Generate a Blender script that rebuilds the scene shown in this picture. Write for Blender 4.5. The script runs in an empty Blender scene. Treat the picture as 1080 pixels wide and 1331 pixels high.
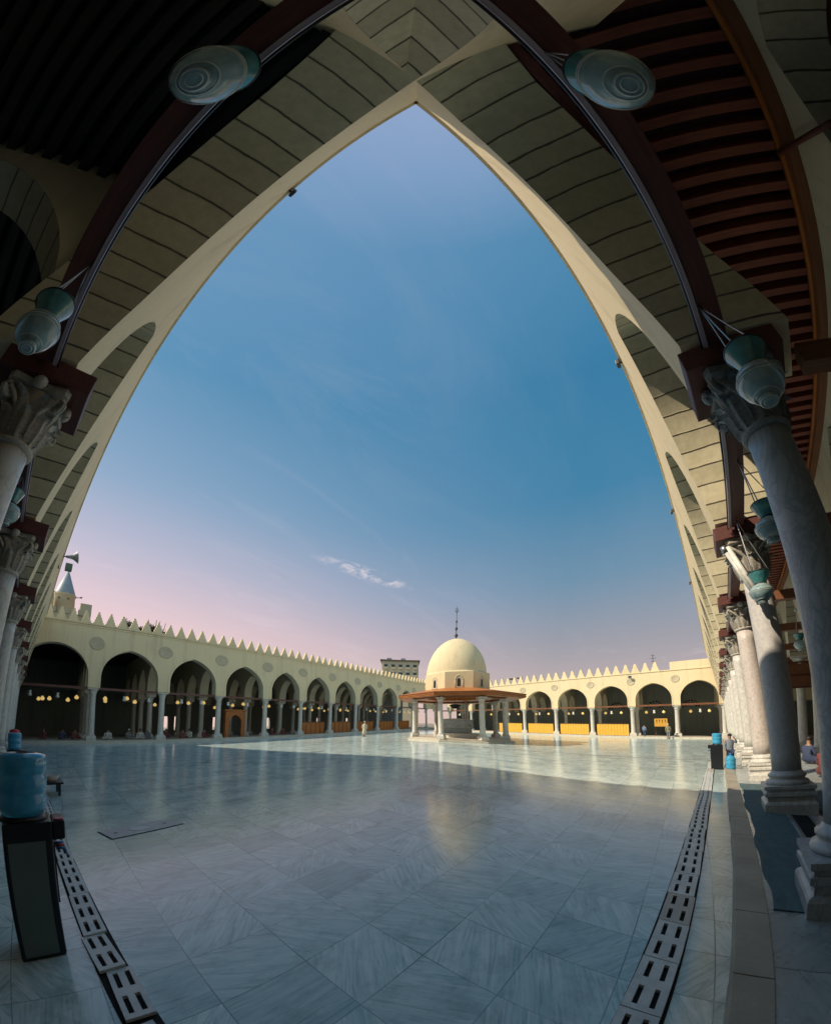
import bpy, bmesh, math, random
from math import sin, cos, pi, atan2, sqrt, radians as R
from mathutils import Vector, Matrix

random.seed(7)
sc = bpy.context.scene
COL = sc.collection

# ------------------------------------------------------------------ materials
def new_mat(name):
    m = bpy.data.materials.new(name)
    m.use_nodes = True
    nt = m.node_tree
    for n in list(nt.nodes):
        nt.nodes.remove(n)
    out = nt.nodes.new('ShaderNodeOutputMaterial')
    b = nt.nodes.new('ShaderNodeBsdfPrincipled')
    nt.links.new(b.outputs[0], out.inputs[0])
    return m, nt, b

def N(nt, t, **kw):
    n = nt.nodes.new(t)
    for k, v in kw.items():
        setattr(n, k, v)
    return n

def math_node(nt, op, a, b=None):
    n = N(nt, 'ShaderNodeMath', operation=op)
    for i, v in enumerate((a, b)):
        if v is None:
            continue
        if isinstance(v, (int, float)):
            n.inputs[i].default_value = v
        else:
            nt.links.new(v, n.inputs[i])
    return n.outputs[0]

def mixc(nt, fac, a, b, blend='MIX'):
    n = N(nt, 'ShaderNodeMix', data_type='RGBA', blend_type=blend)
    for sock, v in ((n.inputs[0], fac), (n.inputs[6], a), (n.inputs[7], b)):
        if isinstance(v, (int, float)):
            sock.default_value = v
        elif isinstance(v, tuple):
            sock.default_value = v + (1,) if len(v) == 3 else v
        else:
            nt.links.new(v, sock)
    return n.outputs[2]

def ramp(nt, fac, stops):
    n = N(nt, 'ShaderNodeValToRGB')
    e = n.color_ramp.elements
    while len(e) < len(stops):
        e.new(0.5)
    for i, (p, c) in enumerate(stops):
        e[i].position = p
        e[i].color = c + (1,) if len(c) == 3 else c
    nt.links.new(fac, n.inputs[0])
    return n.outputs[0]

def noise(nt, vec, scale, detail=5, rough=.55, dist=0):
    n = N(nt, 'ShaderNodeTexNoise')
    n.inputs['Scale'].default_value = scale
    n.inputs['Detail'].default_value = detail
    n.inputs['Roughness'].default_value = rough
    n.inputs['Distortion'].default_value = dist
    if vec is not None:
        nt.links.new(vec, n.inputs['Vector'])
    return n.outputs[0]

def pos(nt):
    return N(nt, 'ShaderNodeNewGeometry').outputs['Position']

def bump(nt, b, h, strength=.3, dist=.02):
    n = N(nt, 'ShaderNodeBump')
    n.inputs['Strength'].default_value = strength
    n.inputs['Distance'].default_value = dist
    nt.links.new(h, n.inputs['Height'])
    nt.links.new(n.outputs[0], b.inputs['Normal'])

def mapped(nt, vec, scale):
    n = N(nt, 'ShaderNodeMapping')
    n.inputs['Scale'].default_value = scale
    nt.links.new(vec, n.inputs['Vector'])
    return n.outputs[0]

def speckle(name, c1, c2, rough=.7, scale=1.2, fine=18, bumps=.25, metallic=0, stretch=(1, 1, 1), lo=.35, hi=.68):
    """two tones, patchy at one scale and grainy at another"""
    m, nt, b = new_mat(name)
    p = mapped(nt, pos(nt), stretch)
    a = noise(nt, p, scale, 6, .6)
    f = noise(nt, p, fine, 4, .6)
    mix = math_node(nt, 'ADD', math_node(nt, 'MULTIPLY', a, .72), math_node(nt, 'MULTIPLY', f, .28))
    col = ramp(nt, mix, [(lo, c1), (hi, c2)])
    nt.links.new(col, b.inputs['Base Color'])
    rr = math_node(nt, 'ADD', math_node(nt, 'MULTIPLY', f, .25), rough - .12)
    nt.links.new(rr, b.inputs['Roughness'])
    b.inputs['Metallic'].default_value = metallic
    if bumps:
        bump(nt, b, mix, bumps, .01)
    return m

def stained_plaster(name, c1, c2, cst):
    m, nt, b = new_mat(name)
    p = pos(nt)
    a = noise(nt, p, .55, 7, .62)
    f = noise(nt, p, 9, 5, .6)
    st = noise(nt, mapped(nt, p, (1.6, 1.6, .12)), 1.3, 6, .65)
    col = mixc(nt, a, c1, c2)
    sf = ramp(nt, st, [(.52, (0, 0, 0)), (.72, (.55, .55, .55))])
    col = mixc(nt, sf, col, cst)
    col = mixc(nt, .12, col, ramp(nt, f, [(.3, (.35, .33, .3)), (.7, (1, 1, 1))]), 'MULTIPLY')
    nt.links.new(col, b.inputs['Base Color'])
    b.inputs['Roughness'].default_value = .85
    bump(nt, b, math_node(nt, 'ADD', f, a), .22, .012)
    return m

def voussoir(name, c1, c2, cj, width=.40):
    """dressed stones along the UV.x of an arch's underside, dark open joints between"""
    m, nt, b = new_mat(name)
    uv = N(nt, 'ShaderNodeUVMap')
    sep = N(nt, 'ShaderNodeSeparateXYZ')
    nt.links.new(uv.outputs[0], sep.inputs[0])
    wob = noise(nt, pos(nt), 2.2, 3, .5)
    x = math_node(nt, 'ADD', sep.outputs[0], math_node(nt, 'MULTIPLY', wob, .06))
    t = math_node(nt, 'DIVIDE', x, width)
    vo = N(nt, 'ShaderNodeTexVoronoi', voronoi_dimensions='1D', feature='DISTANCE_TO_EDGE')
    vo.inputs['Scale'].default_value = 1.0
    vo.inputs['Randomness'].default_value = .55
    nt.links.new(t, vo.inputs['W'])
    vc = N(nt, 'ShaderNodeTexVoronoi', voronoi_dimensions='1D', feature='F1')
    vc.inputs['Scale'].default_value = 1.0
    vc.inputs['Randomness'].default_value = .55
    nt.links.new(t, vc.inputs['W'])
    sc2 = N(nt, 'ShaderNodeSeparateColor')
    nt.links.new(vc.outputs['Color'], sc2.inputs[0])
    edge = vo.outputs['Distance']
    wid = noise(nt, pos(nt), 4.5, 4, .6)
    edge = math_node(nt, 'SUBTRACT', edge, math_node(nt, 'MULTIPLY', wid, .035))
    joint = ramp(nt, edge, [(.004, (1, 1, 1)), (.035, (0, 0, 0))])
    class wn: outputs = [sc2.outputs[0]]
    f = noise(nt, pos(nt), 7, 6, .65)
    a = noise(nt, pos(nt), 1.1, 5, .6)
    tone = math_node(nt, 'ADD', math_node(nt, 'MULTIPLY', wn.outputs[0], .45), math_node(nt, 'MULTIPLY', a, .55))
    col = mixc(nt, tone, c1, c2)
    col = mixc(nt, .35, col, ramp(nt, f, [(.3, (.45, .43, .4)), (.65, (1, 1, 1))]), 'MULTIPLY')
    col = mixc(nt, joint, col, cj)
    nt.links.new(col, b.inputs['Base Color'])
    b.inputs['Roughness'].default_value = .9
    h = math_node(nt, 'SUBTRACT', math_node(nt, 'MULTIPLY', f, .3), joint)
    bump(nt, b, h, .6, .02)
    return m

def veined(name, c1, c2, cv, rough=.3, scale=1.0, stretch=(1, 1, .5)):
    m, nt, b = new_mat(name)
    p = mapped(nt, pos(nt), stretch)
    w = noise(nt, p, 1.6 * scale, 6, .6, 1.2)
    v = noise(nt, p, 3.2 * scale, 8, .68, 2.2)
    vein = ramp(nt, v, [(.44, (0, 0, 0)), (.5, (1, 1, 1)), (.56, (0, 0, 0))])
    col = mixc(nt, w, c1, c2)
    col = mixc(nt, math_node(nt, 'MULTIPLY', vein, .5), col, cv)
    nt.links.new(col, b.inputs['Base Color'])
    rg = math_node(nt, 'ADD', math_node(nt, 'MULTIPLY', v, .3), rough - .1)
    nt.links.new(rg, b.inputs['Roughness'])
    bump(nt, b, v, .08, .01)
    return m

def wood(name, c1, c2, rough=.55, axis=0, spec=.4):
    m, nt, b = new_mat(name)
    st = [14, 14, 14]
    st[axis] = .9
    tc = N(nt, 'ShaderNodeTexCoord').outputs['Object']
    g = noise(nt, mapped(nt, tc, tuple(st)), 1.6, 6, .6, .6)
    a = noise(nt, pos(nt), 1.2, 4, .6)
    col = mixc(nt, ramp(nt, g, [(.3, (0, 0, 0)), (.7, (1, 1, 1))]), c1, c2)
    col = mixc(nt, .4, col, ramp(nt, a, [(.3, (.4, .4, .4)), (.7, (1, 1, 1))]), 'MULTIPLY')
    nt.links.new(col, b.inputs['Base Color'])
    b.inputs['Roughness'].default_value = rough
    b.inputs['Specular IOR Level'].default_value = spec
    bump(nt, b, g, .25, .008)
    return m

def plain(name, c, rough=.5, metallic=0, emit=None, es=0, trans=0, alpha=1):
    m, nt, b = new_mat(name)
    f = noise(nt, pos(nt), 14, 3, .5)
    col = mixc(nt, ramp(nt, f, [(.3, (0, 0, 0)), (.7, (1, 1, 1))]), tuple(x * .8 for x in c), tuple(min(1, x * 1.12) for x in c))
    nt.links.new(col, b.inputs['Base Color'])
    b.inputs['Roughness'].default_value = rough
    b.inputs['Metallic'].default_value = metallic
    if emit:
        b.inputs['Emission Color'].default_value = emit + (1,)
        b.inputs['Emission Strength'].default_value = es
    b.inputs['Transmission Weight'].default_value = trans
    b.inputs['Alpha'].default_value = alpha
    return m

TILE = .531
TOX, TOY = 1.73, 1.926
def marble_floor(name, tint1, tint2, vein, grout, tile=True, rough=.13, ang=0.0, size=TILE):
    m, nt, b = new_mat(name)
    p = pos(nt)
    mp = N(nt, 'ShaderNodeMapping')
    mp.inputs['Location'].default_value = (-TOX / size + 400, -TOY / size + 400, 0)
    mp.inputs['Rotation'].default_value = (0, 0, ang)
    mp.inputs['Scale'].default_value = (1 / size, 1 / size, 0)
    nt.links.new(p, mp.inputs['Vector'])
    fl = N(nt, 'ShaderNodeVectorMath', operation='FLOOR')
    nt.links.new(mp.outputs[0], fl.inputs[0])
    fr = N(nt, 'ShaderNodeVectorMath', operation='FRACTION')
    nt.links.new(mp.outputs[0], fr.inputs[0])
    wn = N(nt, 'ShaderNodeTexWhiteNoise', noise_dimensions='3D')
    nt.links.new(fl.outputs[0], wn.inputs['Vector'])
    rnd = wn.outputs[0]
    # each slab has its own vein direction
    rot = N(nt, 'ShaderNodeVectorRotate', rotation_type='Z_AXIS')
    nt.links.new(fr.outputs[0], rot.inputs['Vector'])
    nt.links.new(math_node(nt, 'MULTIPLY', math_node(nt, 'ROUND', math_node(nt, 'MULTIPLY', rnd, 6)), .55), rot.inputs['Angle'])
    off = N(nt, 'ShaderNodeVectorMath', operation='ADD')
    nt.links.new(rot.outputs[0], off.inputs[0])
    sc_ = N(nt, 'ShaderNodeVectorMath', operation='SCALE')
    nt.links.new(wn.outputs[1], sc_.inputs[0])
    sc_.inputs['Scale'].default_value = 37.
    nt.links.new(sc_.outputs[0], off.inputs[1])
    v = noise(nt, mapped(nt, off.outputs[0], (.55, 4.2, 1)), 1.5, 7, .62, 1.6)
    v2 = noise(nt, mapped(nt, off.outputs[0], (.42, 4.6, 1)), 2.2, 8, .66, 1.9)
    big = noise(nt, p, .16, 4, .55)
    col = mixc(nt, ramp(nt, v, [(.32, (0, 0, 0)), (.66, (1, 1, 1))]), tint1, tint2)
    col = mixc(nt, ramp(nt, v2, [(.50, (0, 0, 0)), (.66, (.62, .62, .62))]), col, vein)
    col = mixc(nt, .8, col, ramp(nt, rnd, [(0, (.62, .68, .70)), (.3, (.90, .91, .91)), (1, (1.0, 1.0, 1.0))]), 'MULTIPLY')
    st = noise(nt, p, 3.5, 7, .7)
    col = mixc(nt, .55, col, ramp(nt, st, [(.36, (.55, .56, .55)), (.50, (1, 1, 1))]), 'MULTIPLY')
    col = mixc(nt, .5, col, ramp(nt, big, [(.3, (.6, .62, .63)), (.7, (1, 1, 1))]), 'MULTIPLY')
    if tile:
        sp = N(nt, 'ShaderNodeSeparateXYZ')
        nt.links.new(fr.outputs[0], sp.inputs[0])
        def e(s):
            return math_node(nt, 'MINIMUM', s, math_node(nt, 'SUBTRACT', 1, s))
        ed = math_node(nt, 'MINIMUM', e(sp.outputs[0]), e(sp.outputs[1]))
        gj = ramp(nt, ed, [(.004, (1, 1, 1)), (.010, (0, 0, 0))])
        fade = noise(nt, p, .55, 5, .65)
        gj = math_node(nt, 'MULTIPLY', gj, ramp(nt, fade, [(.36, (.12, .12, .12)), (.62, (1, 1, 1))]))
        col = mixc(nt, gj, col, grout)
    nt.links.new(col, b.inputs['Base Color'])
    dirt = noise(nt, p, 1.7, 6, .65)
    rg = math_node(nt, 'ADD', math_node(nt, 'MULTIPLY', dirt, .22), rough - .06)
    rg = math_node(nt, 'ADD', rg, math_node(nt, 'MULTIPLY', v, .06))
    nt.links.new(rg, b.inputs['Roughness'])
    b.inputs['Specular IOR Level'].default_value = .85
    h = math_node(nt, 'MULTIPLY', v, .25)
    if tile:
        h = math_node(nt, 'SUBTRACT', h, gj)
    h = math_node(nt, 'ADD', h, math_node(nt, 'MULTIPLY', big, 1.5))
    bump(nt, b, h, .10, .006)
    return m

M = {}
M['plaster'] = stained_plaster('cream_plaster', (.73, .59, .365), (.82, .69, .45), (.50, .40, .25))  # cream facade plaster with darker stains
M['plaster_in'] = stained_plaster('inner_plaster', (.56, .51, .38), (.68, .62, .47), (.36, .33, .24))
M['plaster_shade'] = stained_plaster('shade_toned_plaster', (.22, .25, .235), (.29, .32, .29), (.13, .15, .14))  # base colour darkened to put the halls' shade into the plaster
M['roundel'] = speckle('roundel_plaster', (.46, .39, .27), (.58, .49, .35), .9, 3, 30, .3)
M['voussoir'] = voussoir('voussoir_stone', (.40, .355, .235), (.70, .63, .43), (.10, .085, .06))
M['voussoir_dark'] = voussoir('inner_voussoir_stone', (.34, .31, .23), (.52, .47, .34), (.08, .07, .05), .45)
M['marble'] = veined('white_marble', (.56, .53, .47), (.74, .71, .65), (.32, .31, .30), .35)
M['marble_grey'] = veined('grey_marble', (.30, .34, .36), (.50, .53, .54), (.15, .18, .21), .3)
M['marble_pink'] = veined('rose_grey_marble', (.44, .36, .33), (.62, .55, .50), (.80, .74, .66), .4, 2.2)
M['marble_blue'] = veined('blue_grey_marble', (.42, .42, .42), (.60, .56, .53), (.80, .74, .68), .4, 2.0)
def carved(name, c1, c2, cd):
    m, nt, b = new_mat(name)
    p = pos(nt)
    a = noise(nt, p, 5, 6, .65)
    f = noise(nt, p, 34, 5, .65)
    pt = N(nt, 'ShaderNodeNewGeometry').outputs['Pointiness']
    cav = ramp(nt, pt, [(.40, (0, 0, 0)), (.52, (1, 1, 1))])  # crevices darkened in the colour, as occlusion shade would
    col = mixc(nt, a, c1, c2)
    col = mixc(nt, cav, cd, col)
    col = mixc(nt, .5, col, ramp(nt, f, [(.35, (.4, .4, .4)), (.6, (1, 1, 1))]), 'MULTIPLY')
    nt.links.new(col, b.inputs['Base Color'])
    b.inputs['Roughness'].default_value = .8
    bump(nt, b, math_node(nt, 'ADD', a, math_node(nt, 'MULTIPLY', f, .5)), .6, .012)
    return m
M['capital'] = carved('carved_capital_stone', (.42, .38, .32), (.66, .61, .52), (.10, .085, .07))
M['capital_dark'] = carved('dark_capital_stone', (.20, .22, .22), (.40, .42, .41), (.045, .05, .05))
M['wood_dark'] = wood('maroon_timber', (.085, .024, .018), (.16, .045, .033))
M['wood_dark_y'] = wood('maroon_joist_timber', (.19, .058, .038), (.34, .105, .065), .5, 1)
M['wood_shade'] = wood('shade_toned_timber', (.012, .010, .009), (.028, .022, .02))  # near-black colour puts the ceilings' shade into the timber
M['wood_tie'] = wood('tie_timber', (.12, .05, .04), (.20, .085, .07), .4)
M['wood_orange'] = wood('orange_timber', (.42, .13, .028), (.60, .21, .05), .45)
M['wood_brown'] = wood('brown_timber', (.16, .060, .024), (.25, .10, .045), .5)
M['lit_strip'] = wood('lit_edge_batten', (.46, .33, .35), (.58, .43, .44), .4)
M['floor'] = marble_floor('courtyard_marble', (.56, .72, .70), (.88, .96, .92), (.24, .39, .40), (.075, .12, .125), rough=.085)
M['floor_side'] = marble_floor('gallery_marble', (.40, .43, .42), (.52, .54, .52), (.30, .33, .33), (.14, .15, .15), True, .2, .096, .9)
M['kerb'] = speckle('kerb_stone', (.30, .26, .20), (.44, .385, .30), .6, 2.0, 22, .3)
M['step'] = speckle('pale_step_stone', (.50, .45, .37), (.62, .57, .48), .6, 2, 20, .2)
M['drain'] = speckle('pale_drain_marble', (.44, .48, .48), (.72, .73, .71), .4, 5, 30, .15)
M['drain_b'] = speckle('buff_drain_marble', (.40, .38, .34), (.50, .48, .43), .45, 3, 25, .15)
M['black'] = plain('gap_black', (.006, .006, .006), .9)
M['carpet'] = speckle('teal_carpet', (.060, .105, .115), (.105, .165, .170), .95, 5, 90, .5, 0, (1, 3, 1))
M['carpet_red'] = speckle('mat_pile', (.035, .06, .075), (.06, .09, .10), .95, 5, 90, .5)
M['iron'] = speckle('dark_iron', (.035, .04, .045), (.075, .08, .085), .5, 5, 40, .15, .6)
M['steel'] = plain('grey_steel', (.42, .42, .42), .35, .8)
M['lead'] = speckle('lead_grey', (.22, .25, .27), (.32, .35, .37), .55, 3, 25, .2)
M['whitepaint'] = plain('white_paint', (.78, .76, .70), .4)
M['gold'] = plain('lamp_gold', (.75, .50, .12), .35, 0, (1, .66, .22), .55)
M['lamp_white'] = plain('pale_lamp_glass', (.66, .66, .60), .3)
M['green'] = speckle('green_paint', (.10, .17, .12), (.15, .24, .17), .6, 3, 30, .1)
M['panel'] = speckle('dispenser_side', (.115, .165, .155), (.15, .20, .19), .45, 3, 60, .1)
M['panel_cream'] = speckle('dispenser_cream', (.62, .56, .44), (.72, .66, .53), .5, 3, 60, .1)
M['plastic_black'] = plain('black_plastic', (.012, .014, .018), .3)
M['pink'] = plain('pink_button', (.55, .12, .17), .4)
M['red'] = plain('red_paint', (.55, .03, .035), .45)
M['leaf'] = speckle('tree_leaf', (.035, .045, .02), (.08, .085, .035), .8, 4, 30, 0)
M['bark'] = speckle('tree_bark', (.09, .07, .05), (.15, .12, .09), .9, 4, 30, .4)
M['city1'] = speckle('apartment_render', (.50, .41, .28), (.60, .50, .36), .85, 1, 9, .1)
M['city2'] = speckle('tan_block_render', (.55, .44, .28), (.64, .52, .34), .85, 1, 9, .1)
M['window_dark'] = plain('window_dark', (.03, .035, .04), .2)
M['cone'] = speckle('grey_cone_sheet', (.26, .29, .32), (.36, .39, .41), .55, 2, 20, .1)
M['gold_cloth'] = speckle('yellow_lattice_cloth', (.62, .33, .03), (.80, .50, .08), .8, 9, 40, .3)
M['ground'] = speckle('city_ground', (.25, .21, .16), (.33, .28, .22), .95, .2, 3, .1)
M['skin'] = plain('skin', (.36, .20, .13), .6)
M['hair'] = plain('dark_hair', (.02, .016, .013), .7)
def glass(name, c, dark, rough=.12):
    m, nt, b = new_mat(name)
    f = noise(nt, pos(nt), 16, 4, .6)
    col = mixc(nt, ramp(nt, f, [(.2, (0, 0, 0)), (.8, (1, 1, 1))]), dark, c)
    nt.links.new(col, b.inputs['Base Color'])
    b.inputs['Roughness'].default_value = rough
    b.inputs['Transmission Weight'].default_value = .35
    b.inputs['IOR'].default_value = 1.3
    b.inputs['Coat Weight'].default_value = 1.0
    b.inputs['Coat Roughness'].default_value = .04
    return m
M['lamp_glass'] = glass('teal_lamp_glass', (.16, .50, .50), (.05, .22, .24), .06)
M['lamp_bowl'] = glass('milky_lamp_bowl', (.60, .76, .77), (.26, .46, .49), .06)
M['bottle'] = glass('blue_bottle_plastic', (.10, .58, .90), (.04, .40, .74))
M['bottle_cap'] = plain('blue_cap', (.04, .18, .42), .4)

# ------------------------------------------------------------------ mesh helpers
class MB:
    def __init__(self):
        self.bm = bmesh.new()
        self.uv = self.bm.loops.layers.uv.new('UVMap')
    def f(self, pts, uvs=None, smooth=False):
        vs = [self.bm.verts.new(p) for p in pts]
        return self.fv(vs, uvs, smooth)
    def fv(self, vs, uvs=None, smooth=False):
        try:
            fc = self.bm.faces.new(vs)
        except ValueError:
            return None
        fc.smooth = smooth
        if uvs:
            for l, u in zip(fc.loops, uvs):
                l[self.uv].uv = u
        return fc
    def box(self, x0, x1, y0, y1, z0, z1, M4=None):
        P = [(x0, y0, z0), (x1, y0, z0), (x1, y1, z0), (x0, y1, z0), (x0, y0, z1), (x1, y0, z1), (x1, y1, z1), (x0, y1, z1)]
        if M4 is not None:
            P = [M4 @ Vector(p) for p in P]
        v = [self.bm.verts.new(p) for p in P]
        for q in ((0, 3, 2, 1), (4, 5, 6, 7), (0, 1, 5, 4), (1, 2, 6, 5), (2, 3, 7, 6), (3, 0, 4, 7)):
            self.fv([v[i] for i in q])
        return self
    def lathe(self, prof, n=24, c=(0, 0, 0), smooth=True, M4=None, a0=0., caps=True, square=False):
        rings = []
        for r, z in prof:
            ring = []
            for i in range(n):
                a = a0 + 2 * pi * i / n
                p = Vector((c[0] + r * cos(a), c[1] + r * sin(a), c[2] + z))
                ring.append(self.bm.verts.new(M4 @ p if M4 is not None else p))
            rings.append(ring)
        for A, B in zip(rings, rings[1:]):
            for i in range(n):
                j = (i + 1) % n
                self.fv([A[i], A[j], B[j], B[i]], None, smooth)
        if caps:
            self.fv(list(reversed(rings[0])))
            self.fv(rings[-1])
        return self
    def tube(self, path, r, n=8, smooth=True, caps=True):
        path = [Vector(p) for p in path]
        rr = r if isinstance(r, (list, tuple)) else [r] * len(path)
        rings = []
        for i, p in enumerate(path):
            t = (path[min(i + 1, len(path) - 1)] - path[max(i - 1, 0)]).normalized()
            up = Vector((0, 0, 1)) if abs(t.z) < .9 else Vector((1, 0, 0))
            s = t.cross(up).normalized()
            u = s.cross(t)
            rings.append([self.bm.verts.new(p + rr[i] * (cos(2 * pi * k / n) * s + sin(2 * pi * k / n) * u)) for k in range(n)])
        for A, B in zip(rings, rings[1:]):
            for i in range(n):
                j = (i + 1) % n
                self.fv([A[i], A[j], B[j], B[i]], None, smooth)
        if caps:
            self.fv(list(reversed(rings[0])))
            self.fv(rings[-1])
        return self
    def prism(self, poly, y0, y1, axis='y'):
        """polygon in x,z extruded along y"""
        def P(x, z, y):
            return (x, y, z) if axis == 'y' else ((y, x, z) if axis == 'x' else (x, z, y))
        A = [self.bm.verts.new(P(x, z, y0)) for x, z in poly]
        B = [self.bm.verts.new(P(x, z, y1)) for x, z in poly]
        self.fv(A)
        self.fv(list(reversed(B)))
        n = len(poly)
        for i in range(n):
            j = (i + 1) % n
            self.fv([A[j], A[i], B[i], B[j]])
        return self
    def done(self, name, mat, parent=None, bevel=0, smooth_angle=None):
        bmesh.ops.recalc_face_normals(self.bm, faces=self.bm.faces)
        if bevel:
            eds = [e for e in self.bm.edges if len(e.link_faces) == 2 and e.calc_face_angle(0) > .6]
            bmesh.ops.bevel(self.bm, geom=eds, offset=bevel, segments=2, affect='EDGES', profile=.6)
        me = bpy.data.meshes.new(name)
        self.bm.to_mesh(me)
        self.bm.free()
        for m in (mat if isinstance(mat, list) else [mat]):
            me.materials.append(m)
        o = bpy.data.objects.new(name, me)
        COL.objects.link(o)
        if parent:
            o.parent = parent
        return o

def tag(o, label, cat, group=None, kind=None):
    if label:
        o['label'] = label
    if cat:
        o['category'] = cat
    if group:
        o['group'] = group
    if kind:
        o['kind'] = kind
    return o

def thing(name, label, cat, loc=(0, 0, 0), rz=0, group=None):
    o = bpy.data.objects.new(name, None)
    o.empty_display_size = .2
    COL.objects.link(o)
    o.location = loc
    o.rotation_euler = rz if isinstance(rz, tuple) else (0, 0, rz)
    return tag(o, label, cat, group, 'thing')

def dup(root, label, loc=None, rz=None, group=None, scale=None):
    def cp(o, par):
        c = o.copy()
        COL.objects.link(c)
        if par is not None:
            c.parent = par
        for ch in list(o.children):
            cp(ch, c)
        return c
    c = cp(root, None)
    c['label'] = label
    if group:
        c['group'] = group
    if loc is not None:
        c.location = loc
    if rz is not None:
        c.rotation_euler = (0, 0, rz)
    if scale is not None:
        c.scale = (scale,) * 3
    return c

ORD = ['first', 'second', 'third', 'fourth', 'fifth', 'sixth', 'seventh', 'eighth', 'ninth', 'tenth', 'eleventh', 'twelfth']

# ------------------------------------------------------------------ frames of the two near arcades
AR, AL = -.061, .059
def WR(u, v, z=0):      # right arcade: u runs along it, v positive towards the court
    return (cos(AR) * u - sin(AR) * v, sin(AR) * u + cos(AR) * v, z)
def WL(u, v, z=0):      # left arcade
    return (-sin(AL) * u + cos(AL) * v, cos(AL) * u + sin(AL) * v, z)
# in the left frame's object space: x' = u (rotation pi/2+AL), y' = -v
RZR = AR
RZL = pi / 2 + AL
PZ = .08            # platform height

# ------------------------------------------------------------------ arches
def arch_profile(a, rise, stilt, n=14):
    c = (rise * rise - a * a) / (2 * a)
    pts = [(-a, 0), (-a, stilt * .5)]
    th1 = math.acos(c / (a + c)) if a + c > 0 else pi / 2
    for i in range(n + 1):
        th = th1 * i / n
        pts.append((c - (a + c) * cos(th), stilt + (a + c) * sin(th)))
    return pts + [(-x, z) for x, z in reversed(pts[:-1])]

def shear(mb, lean):
    if lean:
        k, z0 = lean
        for v in mb.bm.verts:
            if v.co.z > z0:
                v.co.y += k * (v.co.z - z0)
def arcade_wall(root, openings, x0, x1, zs, ztop, y0, y1, rise, stilt, mat_wall, mat_soffit, ground=(None, None), band=None, n=14, lean=None):
    """a wall standing on columns: openings = [(xa, xb)], front face y0, back face y1; soffits are parts of their own"""
    w = MB()
    xs = [x0]
    for a, b in openings:
        xs += [a, b]
    xs.append(x1)
    piers = list(zip(xs[0::2], xs[1::2]))
    for i, (a, b) in enumerate(piers):
        zb = zs
        if i == 0 and ground[0] is not None:
            zb = ground[0]
        if i == len(piers) - 1 and ground[1] is not None:
            zb = ground[1]
        if b - a > .01:
            if lean and zb < zs:
                w.box(a, b, y0, y1, zb, zs)
                w.box(a, b, y0, y1, zs, ztop)
            else:
                w.box(a, b, y0, y1, zb, ztop)
    for a, b in openings:
        pr = arch_profile((b - a) / 2, rise, stilt, n)
        cx = (a + b) / 2
        P = [(cx + x, zs + z) for x, z in pr]
        for (xa, za), (xb, zb) in zip(P, P[1:]):
            if abs(xb - xa) > 1e-5:
                for y in (y0, y1):
                    w.f([(xa, y, za), (xb, y, zb), (xb, y, ztop), (xa, y, ztop)])
                w.f([(xa, y0, ztop), (xb, y0, ztop), (xb, y1, ztop), (xa, y1, ztop)])
    shear(w, lean)
    wo = w.done('wall', mat_wall, root)
    for ai, (a, b) in enumerate(openings):
        s = MB()
        pr = arch_profile((b - a) / 2 - .003, rise - .003, stilt, n)
        cx = (a + b) / 2
        P = [(cx + x, zs + z) for x, z in pr]
        if ai == 0 and ground[0] is not None:
            P = [(P[0][0], .1)] + P
        L = 0
        vs0 = [s.bm.verts.new((x, y0 + .001 * (1 if y1 > y0 else -1), z)) for x, z in P]
        vs1 = [s.bm.verts.new((x, y1, z)) for x, z in P]
        for i in range(len(P) - 1):
            d = math.dist(P[i], P[i + 1])
            s.fv([vs0[i], vs0[i + 1], vs1[i + 1], vs1[i]], [(L, 0), (L + d, 0), (L + d, 1), (L, 1)], True)
            L += d
        shear(s, lean)
        s.done('arch_soffit', mat_soffit, root)
        if band:
            bw, bt, mb_ = band
            r_ = MB()
            P = [(cx + x, zs + z) for x, z in pr]
            pr2 = arch_profile((b - a) / 2 + bw, rise + bw * 1.15, stilt, n)
            Q = [(cx + x, zs + z) for x, z in pr2]
            s_ = -1 if y1 > y0 else 1
            for i in range(len(P) - 1):
                q = [(P[i][0], P[i][1]), (P[i + 1][0], P[i + 1][1]), (Q[i + 1][0], Q[i + 1][1]), (Q[i][0], Q[i][1])]
                yf = y0 + s_ * bt
                r_.f([(x, yf, z) for x, z in q])
                r_.f([(q[3][0], y0, q[3][1]), (q[2][0], y0, q[2][1]), (q[2][0], yf, q[2][1]), (q[3][0], yf, q[3][1])])
                r_.f([(q[0][0], y0, q[0][1]), (q[1][0], y0, q[1][1]), (q[1][0], yf, q[1][1]), (q[0][0], yf, q[0][1])])
            r_.done('archivolt', mb_, root)
    return wo

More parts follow.
